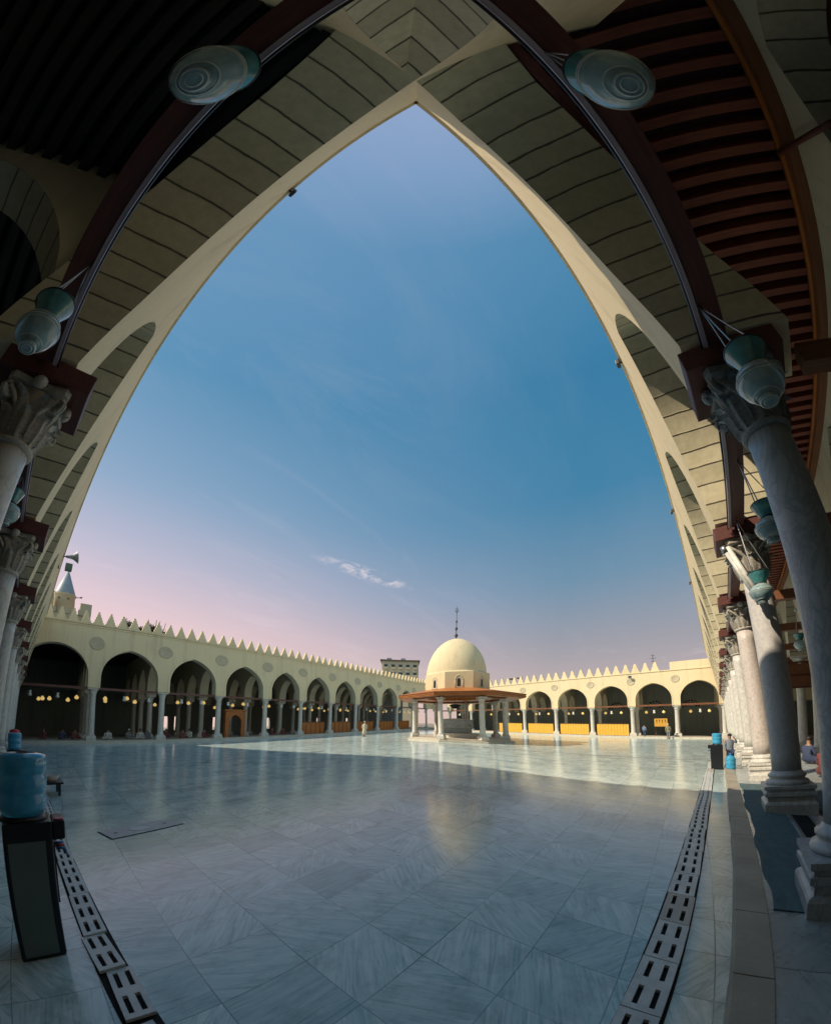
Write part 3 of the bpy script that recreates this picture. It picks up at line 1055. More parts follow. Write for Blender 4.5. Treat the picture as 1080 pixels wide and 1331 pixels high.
# fluorescent tube sticking out from the second capital
t = thing('tube_light', 'white fluorescent tube fitting leaning out from the half shaded column capital', 'tube light', (0, 0, 0))
a, b_ = Vector(WR(7.45, -.33, 4.55)), Vector(WR(7.45, -.72, 3.55))
m = MB(); m.tube([a, b_], .035, 10); m.done('tube', M['lamp_white'], t)
off = Vector(WR(0, -.05, .03)); m = MB(); m.tube([a + off, b_ + off], .045, 6); m.done('batten', M['whitepaint'], t)
for q in (a, b_):
    dd = (b_ - a).normalized() * .06
    m = MB(); m.tube([q - dd, q + dd], .048, 10); m.done('end_cap', M['steel'], t)

# ------------------------------------------------------------------ far left arcade
DA = 37.0
XA = [2.6, 7.7, 12.35, 16.85, 21.0, 25.15, 29.45, 34.0, 38.8, 43.4, 48.2]
HA = 4.6
ZA = 10.0
fa = thing('far_arcade', 'long shaded arcade with battlements across the far left side of the court', 'arcade', (0, DA, 0))
ops = []
prev = -2.9
for x in XA:
    ops.append((prev, x - .45))
    prev = x + .45
arcade_wall(fa, ops, -12, 51.2, HA + .02, ZA, 0, .9, 2.5, .95, M['plaster'], M['plaster_in'], (None, None), (.16, .045, M['plaster']))
c = MB(); c.box(-11.5, 49.9, -.10, -.001, ZA - .14, ZA + .003); c.done('cornice', M['plaster'], fa, .01)
c = MB(); c.box(-11.5, 49.9, -.05, -.001, ZA - .32, ZA - .20); c.done('cornice', M['plaster'], fa, .01)
merlons(fa, [-6.5 + i * .905 for i in range(62)], .42, ZA - .012, .78, 1.12, .34)
ro = None
for x in XA:
    if ro is None:
        m = MB(); m.lathe([(.56, 0), (.56, .03), (.50, .045), (.46, .03), (.0, .03)], 28, M4=Matrix.Rotation(pi / 2, 4, 'X'), caps=False)
        ro = m.done('roundel', M['roundel'], fa)
        o = ro
    else:
        o = ro.copy(); COL.objects.link(o); o.parent = fa
    o.location = (x, -.002, 8.35)
FC = None
for i, x in enumerate(XA):
    lab = 'white column in the front row of the far left arcade, %s from the left' % ORD[i]
    loc = (x, DA + .45, .25)
    if FC is None:
        FC = small_column_proto(lab, HA - .25, .24)
        FC.location = loc; FC['group'] = 'front columns of the far left arcade'
    else:
        dup(FC, lab, loc)
xa = [-3.2] + XA
tb = None
for i in range(len(xa) - 1):
    L = xa[i + 1] - xa[i] - .95
    t = thing('tie_beam', 'brown tie beam under the %s arch from the left in the far left arcade' % ORD[i], 'beam', (xa[i] + .47, DA + .4, HA - .12), 0, 'tie beams of the far left arcade')
    m = MB(); m.box(0, L, -.09, .09, 0, .2); m.done('timber', M['wood_tie'], t, .01)
    m = MB(); m.tube([(0, -.25, -.1), (L / 2, -.25, -.16), (L, -.25, -.1)], .02, 6); m.done('cable', M['plastic_black'], t)
cw = None
for i, x in enumerate(XA[:10]):
    lab = 'receding cross wall of arches behind the %s front column of the far left arcade' % ORD[i]
    loc = (x, DA + .903, 0)
    if cw is None:
        cw = cross_wall(lab, loc, pi / 2, 18, M['plaster_in'], M['plaster_in'], HA, 9.4, .8, 4, 4.5, 'cross walls of the far left arcade', .3, 2.2, .75)
    else:
        dup(cw, lab, loc, pi / 2)
for i, x in enumerate(XA[:10]):
    for k in range(1, 4):
        dup(FC, 'shaded column behind the %s front column of the far left arcade, %s row back' % (ORD[i], ORD[k]), (x, DA + .9 + 4.5 * k, .25), 0, 'inner columns of the far left arcade')
t = thing('wooden_ceiling', 'dark timber roof covering the far left arcade behind its battlements', 'ceiling', (0, 0, 0))
m = MB(); m.box(-14, 62, DA + .905, DA + 21.5, 9.41, 9.65); m.done('boards', M['wood_shade'], t)
t = thing('back_wall', 'dark back wall of the far left hall with narrow bright window slits', 'wall', (0, DA + 20.5, 0))
m = MB()
gaps = [(12.4, .28), (13.7, .28), (18.6, .3), (26.5, .3), (36, .4), (43, .4)]
x = -14
for gx, gw in gaps:
    m.box(x, gx - gw, 0, .6, 0, 9.4)
    m.box(gx - gw, gx + gw, 0, .6, 0, .9)
    m.box(gx - gw, gx + gw, 0, .6, 2.9, 9.4)
    x = gx + gw
m.box(x, 62, 0, .6, 0, 9.4)
m.done('wall', M['plaster_shade'], t)
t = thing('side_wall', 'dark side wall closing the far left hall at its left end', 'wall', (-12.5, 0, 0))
m = MB(); m.box(-.5, 0, DA + .9, DA + 21, 0, 9.4); m.done('wall', M['plaster_shade'], t)

# hanging lamps, small
def small_lamp(label, loc, kind, grp):
    t = thing('pendant_lamp', label, 'lamp', loc, 0, grp)
    if kind == 'gold':
        m = MB(); m.lathe([(.03, -.17), (.12, -.13), (.17, -.03), (.15, .06), (.07, .12), (.10, .18)], 12); m.done('globe', M['gold'], t)
    else:
        m = MB(); m.lathe([(.05, -.22), (.12, -.18), (.15, -.08), (.09, .02), (.07, .06), (.14, .2)], 12); m.done('globe', M['lamp_white'], t)
    m = MB(); m.tube([(0, 0, .15), (0, 0, .75)], .014, 5); m.done('cord', M['plastic_black'], t)
    return t
G1 = small_lamp('tiny gold lamp hanging in the first bay of the far left arcade, leftmost', (-1.0, DA + 1.2, 3.6), 'gold', 'small lamps of the far left arcade')
W1 = small_lamp('tiny white lamp hanging on the tie of the first far left arch', (-1.9, DA + .3, 3.9), 'white', 'small lamps of the far left arcade')
rl = random.Random(11)
for i in range(len(xa) - 1):
    for k in range(6):
        if i == 0 and k == 0:
            continue
        q = (k + .5) / 6 + rl.uniform(-.05, .05)
        x = xa[i] + .6 + (xa[i + 1] - xa[i] - 1.2) * q
        wh = (k + i) % 3 == 0
        y = DA + (.3 if wh else rl.choice((2.4, 3.4, 5.6, 7.0)))
        z = 3.85 if wh else 3.9 + rl.uniform(-.25, .2)
        dup(W1 if wh else G1, 'tiny %s lamp in the %s bay of the far left arcade, %s from the left' % ('white' if wh else 'gold', ORD[i], ORD[k]), (x, y, z))

# carved timber kiosk, partitions
t = thing('wooden_kiosk', 'orange timber doorway kiosk with an arched opening under the far left arcade', 'kiosk', (13.45, DA + 1.6, .25))
t.scale = (.95, 1, 1.03)
m = MB()
arcade_like = arch_profile(.62, .85, .2, 8)
P = [(1.0 + x, 1.35 + z) for x, z in arcade_like]
m.box(0, .38, 0, .5, 0, 2.75); m.box(1.62, 2.0, 0, .5, 0, 2.75)
for (xa_, za), (xb, zb) in zip(P, P[1:]):
    if abs(xb - xa_) > 1e-5:
        for y in (0, .5):
            m.f([(xa_, y, za), (xb, y, zb), (xb, y, 2.75), (xa_, y, 2.75)])
        m.f([(xa_, 0, za), (xb, 0, zb), (xb, .5, zb), (xa_, .5, za)])
m.box(.381, 1.619, .0, .5, 2.751, 2.80)
m.done('frame', M['wood_orange'], t)
m = MB(); m.box(-.1, 2.1, -.08, .58, 2.80, 2.98); m.done('cornice', M['wood_orange'], t, .02)
m = MB()
for k in range(6):
    m.box(.48 + k * .2, .52 + k * .2, .2, .24, 0, 1.9)
    m.box(.38, 1.62, .19, .25, .25 + k * .28, .28 + k * .28)
m.done('grille', M['iron'], t)
for i in (5, 6, 7, 8, 9):
    L = xa[i + 1] - xa[i] - .95
    t = thing('partition_screen', 'low brown timber partition under the %s arch of the far left arcade' % ORD[i], 'partition', (xa[i] + .47, DA + .95, .25), 0, 'timber partitions')
    m = MB(); m.box(0, L, 0, .05, .06, 1.55); m.done('panel', M['wood_orange'], t)
    m = MB()
    m.box(-.03, L + .03, -.03, .08, 1.551, 1.66); m.box(-.03, L + .03, -.03, .08, 0, .059)
    n_ = 5
    for k in range(n_ + 1):
        xx = L * k / n_
        m.box(xx - .035, xx + .035, -.032, -.002, .06, 1.55)
    m.done('frame', M['wood_brown'], t)

# ------------------------------------------------------------------ far right arcade
XB = 50.0
YB = [32.8, 28.1, 23.4, 18.75, 14.3, 9.85, 5.4, .9, -3.7, -8.3]
HB = 4.0
ZB = 8.4
fb = thing('far_arcade', 'sunlit yellow cream arcade with battlements across the far right side of the court', 'arcade', (XB, 0, 0), -pi / 2)
# object space: x' = -Y, y' = X-XB
ops = []
prev = -36.9 + .4
for y in YB:
    ops.append((prev, -y - .42))
    prev = -y + .42
arcade_wall(fb, ops, -36.95, 13.5, HB + .02, ZB, 0, .9, 2.1, .8, M['plaster'], M['plaster'], (None, None), (.10, .04, M['plaster']))
c = MB(); c.box(-36.9, 13.4, -.08, -.001, ZB - .12, ZB + .003); c.done('cornice', M['plaster'], fb, .01)
c = MB(); c.box(-1.35, 13.5, .0, .5, ZB + .005, ZB + .95); c.done('parapet_block', M['plaster'], fb)
o = None
i = 0
while True:
    x = -36.5 + i * 1.02
    if x > -1.9:
        break
    if o is None:
        m = MB()
        m.prism([(-.46, 0), (.46, 0), (.40, .25), (.34, .28), (.30, .55), (.23, .6), (.19, .9), (.08, 1.22), (-.08, 1.22), (-.19, .9), (-.23, .6), (-.30, .55), (-.34, .28), (-.40, .25)], -.17, .17)
        o = m.done('merlon', M['plaster'], fb)
    else:
        o = o.copy(); COL.objects.link(o); o.parent = fb
    o.location = (x + random.uniform(-.025, .025), .40, ZB - random.uniform(.012, .05))
    o.rotation_euler = (0, random.uniform(-.025, .025), 0)
    i += 1
ro2 = None
for y in YB:
    o = ro.copy(); COL.objects.link(o); o.parent = fb
    o.location = (-y, -.002, 7.25)
    o.scale = (.8, 1, .8)
BC = None
for i, y in enumerate(YB):
    lab = 'bright cream column in the front row of the far right arcade, %s from the left' % ORD[i]
    loc = (XB + .45, y, .197)
    if BC is None:
        BC = small_column_proto(lab, HB - .197, .24)
        BC.location = loc; BC['group'] = 'front columns of the far right arcade'
    else:
        dup(BC, lab, loc)
    for k in range(1, 2):
        dup(BC, 'column in shade behind the %s front column of the far right arcade' % ORD[i], (XB + .9 + 4.4 * k, y, .197), 0, 'inner columns of the far right arcade')
yb = [37.1] + YB
for i in range(len(yb) - 1):
    L = yb[i] - yb[i + 1] - .95
    t = thing('tie_beam', 'reddish brown tie beam under the %s arch from the left in the far right arcade' % ORD[i], 'beam', (XB + .2, yb[i] - .47, HB - .02), -pi / 2, 'tie beams of the far right arcade')
    m = MB(); m.box(0, L, -.09, .09, 0, .22); m.done('timber', M['wood_brown'], t, .01)
cw = None
for i, y in enumerate(YB):
    lab = 'receding cross wall behind the %s front column of the far right arcade' % ORD[i]
    if cw is None:
        cw = cross_wall(lab, (XB + .903, y, 0), 0, 9, M['plaster_in'], M['plaster_in'], HB, 7.9, .8, 2, 4.4, 'cross walls of the far right arcade', .3, 1.9, .7)
        cw.location = (XB + .903, y, 0)
    else:
        dup(cw, lab, (XB + .903, y, 0))
t = thing('wooden_ceiling', 'dark timber roof covering the far right arcade', 'ceiling')
m = MB(); m.box(XB + .905, XB + 10.5, -25, 37, 7.91, 8.1); m.done('boards', M['wood_shade'], t)
t = thing('back_wall', 'dark green back wall of the far right arcade with half round grilles', 'wall', (XB + 9.6, 0, 0))
m = MB(); m.box(0, .5, -25, 37, 0, 7.9); m.done('wall', M['plaster_shade'], t)
for y in (3.6, -.6, 8.3):
    m = MB()
    n_ = 16
    pts = [(y + 1.15 * cos(pi * k / n_), 4.2 + 1.15 * sin(pi * k / n_)) for k in range(n_ + 1)]
    m.prism(pts, -.06, -.005, 'x')
    fr_ = m.done('fanlight', M['window_dark'], t)
    m = MB()
    for k in range(1, 8):
        a = pi * k / 8
        m.tube([(-.09, y + .1 * cos(a), 4.22 + .1 * sin(a)), (-.09, y + 1.1 * cos(a), 4.2 + 1.1 * sin(a))], .022, 5)
    for r_ in (.4, .75, 1.1):
        m.tube([(-.09, y + r_ * cos(pi * k / 12), 4.2 + r_ * sin(pi * k / 12)) for k in range(13)], .022, 5)
    m.done('grille', M['whitepaint'], fr_)
GB = None
k2 = 0
for i in range(len(yb) - 1):
    for k in range(3):
        y = yb[i] - .9 - (yb[i] - yb[i + 1] - 1.8) * (k + .5) / 3
        lab = 'tiny %s lamp in the %s bay of the far right arcade, %s from the left' % ('gold' if k != 1 else 'white', ORD[i], ORD[k])
        dup(W1 if k == 1 else G1, lab, (XB + (.4 if k == 1 else 1.6), y, 3.3), 0, 'small lamps of the far right arcade')
for i in (3, 4, 5, 6):
    L = yb[i] - yb[i + 1] - .95
    t = thing('partition_screen', 'yellow patterned cloth partition under the %s arch of the far right arcade' % ORD[i], 'partition', (XB + .5, yb[i] - .47, .197), -pi / 2, 'cloth partitions')
    m = MB()
    n_ = 40
    v0 = [m.bm.verts.new((L * k / n_, .03 * sin(k * 1.7), .05)) for k in range(n_ + 1)]
    v1 = [m.bm.verts.new((L * k / n_, .03 * sin(k * 1.7 + .4), 1.55)) for k in range(n_ + 1)]
    for k in range(n_):
        m.fv([v0[k], v0[k + 1], v1[k + 1], v1[k]], None, True)
    m.done('cloth', M['gold_cloth'], t)
    m = MB(); m.tube([(0, 0, 1.57), (L, 0, 1.57)], .035, 8); m.done('rail', M['wood_brown'], t)
# noticeboard, its sheet given an emissive glow, seen through the seventh arch
t = thing('notice_board', 'bright orange and yellow board standing inside the far right arcade behind the walking man', 'board', (XB + 4.0, 2.72, 1.4), -pi / 2)
m = MB(); m.box(-.75, .75, 0, .06, 0, 1.15); m.done('frame', M['wood_brown'], t)
m = MB(); m.box(-.70, .70, -.02, -.002, .05, 1.1); m.done('sheet', plain('glowing_sheet', (.8, .45, .08), .6, 0, (1, .5, .08), .55), t)
m = MB()
for k in range(4):
    m.prism([(-.5 + k * .3, .95), (-.38 + k * .3, .95), (-.42 + k * .3, .3 + .12 * (k % 2))], -.035, -.023)
m.done('motif', M['wood_dark'], t)
for sx in (-.6, .6):
    m = MB(); m.box(sx - .04, sx + .04, 0, .06, -1.2, -.002); m.done('leg', M['wood_brown'], t)

# things on the far right roof and wall
t = thing('antenna', 'thin dark aerial mast on the roof of the far right arcade', 'antenna', (XB + 1, 3.05, 8.1))
m = MB(); m.tube([(0, 0, 0), (0, 0, 2.6)], .035, 6); m.done('mast', M['iron'], t)
for z, L in ((2.5, .5), (2.1, .7), (1.7, .4)):
    m = MB(); m.tube([(0, -L / 2, z), (0, L / 2, z)], .02, 5); m.done('rod', M['iron'], t)
t = thing('loudspeaker', 'small dark horn loudspeaker on the far right wall below the battlements', 'loudspeaker', (XB - .05, 5.4, 7.75), pi)
m = MB(); m.lathe([(.05, 0), (.09, .15), (.2, .34), (.21, .35), (.04, .1)], 14, M4=Matrix.Rotation(pi / 2.4, 4, 'Y')); m.done('horn', M['lead'], t)
m = MB(); m.tube([(-.1, 0, -.1), (.1, 0, 0)], .03, 6); m.done('bracket', M['iron'], t)
for j, y in enumerate((21.3, 20.0)):
    t = thing('satellite_dish', 'small dark satellite dish behind the far right battlements, %s one beside the dome' % ('left' if j == 0 else 'right'), 'satellite dish', (XB + 2, y, 8.3), 0, 'satellite dishes')
    m = MB(); m.lathe([(.02, .0), (.3, .06), (.5, .18), (.5, .2), (.28, .09)], 18, (0, 0, 1.2), M4=None); m.done('dish', M['iron'], t)
    m = MB(); m.tube([(0, 0, 0), (0, 0, 1.25)], .03, 6); m.done('pole', M['iron'], t)

# ------------------------------------------------------------------ domed ablution fountain in the court
FX, FY = 23.3, 14.62
fa_ang = atan2(FY, FX)
ft = thing('domed_fountain', 'domed ablution fountain with timber eaves on white columns in the middle of the court', 'fountain', (FX, FY, 0), fa_ang + R(6.4) + pi / 8)
ft.scale = (.92, .92, 1.0)
m = MB(); m.lathe([(5.25, 0), (5.25, .13), (5.15, .13)], 8, smooth=False); m.lathe([(4.95, .131), (4.95, .25)], 8, smooth=False); m.done('plinth', M['step'], ft)
COLR = 4.55
FCOL = None
for kk in range(8):
    a = kk * pi / 4
    if FCOL is None:
        m = MB()
        square_stack(m, [(.34, 0), (.34, .22), (.29, .27), (.27, .34)])
        m.lathe([(.27, .34), (.28, .40), (.235, .46), (.215, 2.85), (.24, 2.9), (.215, 2.95), (.26, 3.15), (.34, 3.3)], 20)
        m.box(-.33, .33, -.33, .33, 3.3, 3.42)
        FCOL = m.done('column', M['marble'], ft)
        o = FCOL
    else:
        o = FCOL.copy(); COL.objects.link(o); o.parent = ft
    o.location = (COLR * cos(a), COLR * sin(a), .25)
    o.rotation_euler = (0, 0, a)
m = MB(); m.lathe([(6.2, 3.72), (6.25, 3.72), (6.25, 4.02), (6.15, 4.06), (3.2, 4.62), (3.0, 4.62), (3.0, 3.9), (6.1, 3.70)], 8, smooth=False, caps=False, a0=0); eav = m.done('eaves', M['wood_orange'], ft)
m = MB(); m.lathe([(6.262, 3.80), (6.28, 3.80), (6.28, 3.86), (6.262, 3.86)], 8, smooth=False, caps=False); m.lathe([(6.262, 3.955), (6.30, 3.955), (6.30, 4.02), (6.262, 4.02)], 8, smooth=False, caps=False); m.done('fascia_moulding', M['wood_brown'], eav)
m = MB()
for k in range(8):
    a0, a1 = k * pi / 4, (k + 1) * pi / 4
    A, B = Vector((COLR * cos(a0), COLR * sin(a0), 0)), Vector((COLR * cos(a1), COLR * sin(a1), 0))
    dd = (B - A).normalized(); nn = Vector((-dd.y, dd.x, 0))
    Mx = Matrix(((dd.x, nn.x, 0, A.x), (dd.y, nn.y, 0, A.y), (0, 0, 1, 3.67), (0, 0, 0, 1)))
    m.box(.1, (B - A).length - .1, -.13, .13, 0, .2, Mx)
m.done('ring_beam', M['wood_brown'], ft)
# drum: octagon walls with an arched niche window on each face
m = MB(); m.lathe([(3.30, 4.4), (3.30, 6.0), (3.22, 6.04), (3.0, 6.05)], 8, smooth=False, caps=False); dr = m.done('drum', M['plaster'], ft)
for k in range(8):
    a = k * pi / 4 + pi / 8
    ap = 3.30 * cos(pi / 8)
    Mx = Matrix.Rotation(a, 4, 'Z') @ Matrix.Translation((ap, 0, 0)) @ Matrix.Rotation(-pi / 2, 4, 'Z') @ Matrix.Rotation(pi, 4, 'Z')
    m = MB()
    pr = arch_profile(.30, .42, .0, 8)
    pts = [(-.30, 4.62)] + [(x, 5.25 + z) for x, z in pr] + [(.30, 4.62)]
    m.prism(pts, -.015, -.006)
    for v in m.bm.verts: v.co = Mx @ v.co
    w_ = m.done('niche', M['plaster_in'], dr)
    m = MB()
    pr = arch_profile(.15, .24, .0, 8)
    m.prism([(-.15, 4.72)] + [(x, 5.2 + z) for x, z in pr] + [(.15, 4.72)], -.024, -.017)
    for v in m.bm.verts: v.co = Mx @ v.co
    m.done('window', M['window_dark'], w_)
    m = MB()
    P = [(x, 5.25 + z) for x, z in arch_profile(.33, .46, .0, 8)]
    P = [(-.33, 4.6)] + P + [(.33, 4.6)]
    m.tube([Mx @ Vector((x, -.01, z)) for x, z in P], .035, 6)
    m.done('surround', M['plaster'], w_)
prof = []
H_ = 3.35
for i in range(25):
    t_ = i / 24
    a = t_ * pi / 2
    r_ = 2.98 * cos(a) ** .92 if i < 24 else .05
    prof.append((max(r_, .05), 6.0 + H_ * (sin(a) ** 1.06) + .18 * t_ ** 6))
m = MB(); m.lathe([(3.02, 5.9), (3.02, 6.08)] + prof, 56); m.done('dome', M['plaster'], ft)
m = MB(); m.lathe([(.16, 9.42), (.10, 9.55), (.05, 9.62), (.19, 9.80), (.05, 10.0), (.04, 10.25), (.15, 10.42), (.04, 10.6), (.035, 10.9), (.10, 11.05), (.03, 11.2), (.03, 11.9), (.015, 12.4)], 14)
m.tube([(0, .17 * cos(q), 12.05 + .17 * sin(q)) for q in [pi * (.15 + 1.7 * k / 10) - pi / 2 + pi for k in range(11)]], .025, 6)
m.done('finial', M['iron'], ft)
m = MB(); m.lathe([(1.75, .25), (1.75, .5), (1.62, .52), (1.62, 1.0), (1.75, 1.05), (1.75, 1.75), (1.82, 1.78), (1.82, 1.86), (1.5, 1.87), (.6, 1.95)], 8, smooth=False); bs = m.done('basin', M['marble_grey'], ft)
m = MB(); m.lathe([(2.35, .251), (2.35, .62)], 8, smooth=False); m.done('seat_step', M['marble'], bs)
for k in range(8):
    a = k * pi / 4 + pi / 8
    m = MB()
    m.tube([(1.62 * cos(a), 1.62 * sin(a), 1.3), (1.84 * cos(a), 1.84 * sin(a), 1.3), (1.86 * cos(a), 1.86 * sin(a), 1.22)], .03, 6)
    m.done('tap', M['steel'], bs)
m = MB(); m.tube([(0, 0, 3.9), (0, 0, 3.35)], .02, 6); m.lathe([(.1, 3.35), (.55, 3.25), (.6, 3.18), (.5, 3.15), (.3, 2.95), (.05, 2.9)], 18); m.done('chandelier', M['iron'], ft)

# ------------------------------------------------------------------ beyond the walls
def at_dir(x, y, D, base):  # helper for far things
    r = D / math.hypot(x, y)
    return (x * r, y * r)
t = thing('minaret', 'round cream minaret with pointed grey cone roof behind the far left battlements', 'minaret', (-.25, 62.0, .5))
t.scale = (.82, .82, 1)
m = MB(); m.lathe([(2.1, -3.3), (1.98, 13.0), (1.85, 14.2), (1.62, 18.2), (1.75, 18.35), (1.75, 18.55)], 26); m.done('shaft', M['city2'], t)
m = MB(); m.lathe([(1.72, 18.4), (1.62, 18.7), (.12, 22.0)], 26); cn = m.done('cone_roof', M['cone'], t)
m = MB(); m.lathe([(.05, 22.0), (.14, 22.15), (.04, 22.3), (.03, 22.8)], 10); m.tube([(.16 * cos(q), 0, 22.95 + .16 * sin(q)) for q in [pi * k / 8 * 1.6 - .9 for k in range(9)]], .03, 5); m.done('finial', M['iron'], cn)
for a in (-2.1, -1.2, .3, -2.9):
    m = MB(); m.box(1.55, 1.64, -.18, .18, 17.2, 17.9, Matrix.Rotation(a, 4, 'Z')); m.done('window', M['window_dark'], t)
for a in (-2.5, .1):
    m = MB(); m.tube([(1.5 * cos(a), 1.5 * sin(a), 18.45), (2.5 * cos(a), 2.5 * sin(a), 18.6)], .06, 5); m.lathe([(.08, 0), (.22, .22)], 10, (2.5 * cos(a), 2.5 * sin(a), 18.5)); m.done('horn_speaker', M['lead'], t)
t = thing('tower_block', 'tan stepped masonry block at the foot of the minaret', 'building', (-.6, 58.0, 1.8))
m = MB(); m.box(-3.1, -.9, 0, 3, -3.7, 16.3); m.done('stair_tower', M['city2'], t)
m = MB(); m.box(-.88, 3.4, -.3, 3, -3.7, 13.7); m.done('lower_block', M['city2'], t)
m = MB(); m.box(2.3, 3.6, -.5, 2.5, 13.702, 15.3); m.done('roof_hut', M['city2'], t)
m = MB(); m.prism([(.0, 11.9), (.9, 11.9)] + [(.45 + .45 * cos(pi * k / 8), 12.9 + .5 * sin(pi * k / 8)) for k in range(9)], -.36, -.302); m.done('window', M['window_dark'], t)
m = MB()
for k in range(6):
    m.box(-.9 + k * .75, -.45 + k * .75, -.45, -.05, 13.703, 14.4)
m.done('battlement', M['city2'], t)

def apartment(label, loc, rz, w, d, h, mat):
    t = thing('apartment_block', label, 'building', loc, rz)
    m = MB(); m.box(0, w, 0, d, 0, h); wl = m.done('wall', mat, t)
    m = MB(); m.box(-.6, w + .6, -.6, d + .6, h + .002, h + .45); m.done('roof_slab', M['bark'], t)
    for k in range(2):
        m = MB(); m.box(2 + k * 6, 4 + k * 6, 2, 5, h + .452, h + 1.7); m.done('roof_tank', M['lead'], t)
    for fl in range(3):
        z = h - 3.0 - fl * 3.2
        for k in range(5):
            x = w * (k + .5) / 5
            m = MB(); m.box(x - .75, x + .75, -.06, -.004, z, z + 1.6); wn = m.done('window', M['window_dark'], t)
            m = MB(); m.box(x - .95, x + .95, -.5, -.065, z - .35, z - .1); m.box(x - .95, x + .95, -.5, -.42, z - .1, z + .5); m.done('balcony', mat, wn)
    return t
apartment('brown flat roofed apartment block rising behind the far battlements beside the dome', (82.0, 87.6, 0), -.82, 15.5, 12, 28.0, M['city1'])

# trees peeking over the far left wall
def tree(label, loc, h, r, seed):
    rr = random.Random(seed)
    t = thing('tree', label, 'tree', loc, 0, 'trees behind the far left wall')
    m = MB(); m.tube([(0, 0, 0), (.2, .1, h * .4), (.1, .2, h * .75)], [.35, .26, .12], 8)
    for k in range(5):
        a = rr.uniform(0, 6.28)
        m.tube([(.15, .15, h * .6), (r * .5 * cos(a), r * .5 * sin(a), h * .82), (r * .8 * cos(a), r * .8 * sin(a), h * .95)], [.12, .07, .03], 6)
    m.done('trunk', M['bark'], t)
    m = MB()
    cl_ = [(rr.gauss(0, r * .5), rr.gauss(0, r * .4), h * .86 + rr.gauss(0, r * .22)) for _ in range(26)]
    for k in range(2400):
        c = rr.choice(cl_)
        p = Vector((c[0] + rr.gauss(0, r * .16), c[1] + rr.gauss(0, r * .16), c[2] + rr.gauss(0, r * .12)))
        e1 = Vector((rr.gauss(0, 1), rr.gauss(0, 1), rr.gauss(0, .7))).normalized()
        e2 = e1.orthogonal().normalized()
        s = rr.uniform(.10, .2)
        m.f([p - e1 * s, p - e2 * s * .45, p + e1 * s, p + e2 * s * .45])
    m.done('crown', M['leaf'], t)
tree('dark leafy tree top showing over the battlements near the left, left of the pair', (8.2, 60.4, 0), 17.6, 1.5, 3)
tree('dark leafy tree top showing over the battlements near the left, right of the pair', (10.9, 60.1, 0), 17.9, 1.7, 5)

# ------------------------------------------------------------------ water dispensers and bottles
def bottle_prof(flip=False):
    pts = [(.085, 0), (.128, .012), (.135, .03), (.135, .105), (.128, .115), (.128, .125), (.135, .135), (.135, .215), (.128, .225), (.128, .235), (.135, .245), (.135, .30), (.118, .345), (.06, .395), (.030, .41), (.030, .455)]
    if flip:
        pts = [(r, .455 - z) for r, z in reversed(pts)]
    return pts
def bottle(label, loc, flip=False, s=1., grp=None):
    t = thing('water_bottle', label, 'water bottle', loc, 0, grp)
    m = MB(); m.lathe([(r * s, z * s) for r, z in bottle_prof(flip)], 32); m.done('body', M['bottle'], t)
    if not flip:
        m = MB(); m.lathe([(.036 * s, .43 * s), (.036 * s, .475 * s)], 16); m.done('cap', M['bottle_cap'], t)
    return t
def dispenser(label, loc, rz, w, d, h, side):
    t = thing('water_dispenser', label, 'water dispenser', loc, rz)
    m = MB(); m.box(0, w, 0, d, 0, h); m.done('cabinet', M['plastic_black'], t, .018)
    m = MB(); m.box(-.006, -.001, .045, d - .03, .03, h - .12); m.done('side_panel', side, t)
    m = MB(); m.box(.05, w - .05, -.012, -.001, .35, h - .16); m.done('front_panel', M['iron'], t)
    m = MB(); m.box(.03, w - .03, -.075, -.002, h - .13, h - .008); m.done('control_head', M['plastic_black'], t, .012)
    m = MB(); m.lathe([(.03, h + .001), (.03, h + .012)], 16, (w * .22, -.04, -.008)); m.done('button', M['pink'], t)
    m = MB(); m.lathe([(.15, h - .004), (.155, h + .012), (.12, h + .03), (.06, h + .025)], 28, (w / 2, d / 2 + .02, 0)); m.done('bottle_collar', M['plastic_black'], t)
    for k in (-1, 0, 1):
        m = MB(); m.tube([(w / 2 + k * .07, -.02, h - .20), (w / 2 + k * .07, -.07, h - .20), (w / 2 + k * .07, -.075, h - .24)], .012, 6); m.done('tap', M['red'] if k == 0 else M['bottle_cap'], t)
    return t
def place_disp(fn, rz, u, v, w, d, h, side, label, blabel, s=1.):
    # front of the cabinet (-y side in its own space) looks into the court
    loc = fn(u, v, 0)
    dispenser(label, loc, rz, w, d, h, side)
    c_, s_ = cos(rz), sin(rz)
    px, py = w / 2, d / 2 + .02
    bottle(blabel, (loc[0] + c_ * px - s_ * py, loc[1] + s_ * px + c_ * py, h - .09), True, s, 'inverted water bottles on dispensers')
place_disp(WL, RZL, 2.93, .16, .33, .30, .90, M['panel'], 'black water dispenser with dull green side, nearest the camera at the lower left', 'large ribbed blue water bottle upside down on the nearest left dispenser', 1.12)
place_disp(WL, RZL, 10.4, .02, .36, .36, .92, M['panel'], 'smaller looking black water dispenser behind the nearest one at left', 'blue water bottle upside down on the second left dispenser', 1.05)
place_disp(WR, RZR + pi, 15.4, .26, .36, .36, .84, M['panel_cream'], 'cream sided water dispenser at the end of the right drain', 'blue water bottle upside down on the right hand dispenser', 1.08)
bottle('blue water bottle standing on the floor at the left edge beside the second dispenser', WL(9.6, -.30, 0), False, 1.1)
bottle('blue water bottle standing on the floor beside the child at the right dispenser', WR(14.6, -.30, PZ), False, 1.1)
t = thing('water_tray', 'low dark tray with a pinkish basin in front of the second left dispenser', 'tray', WL(9.9, .42, 0), RZL)
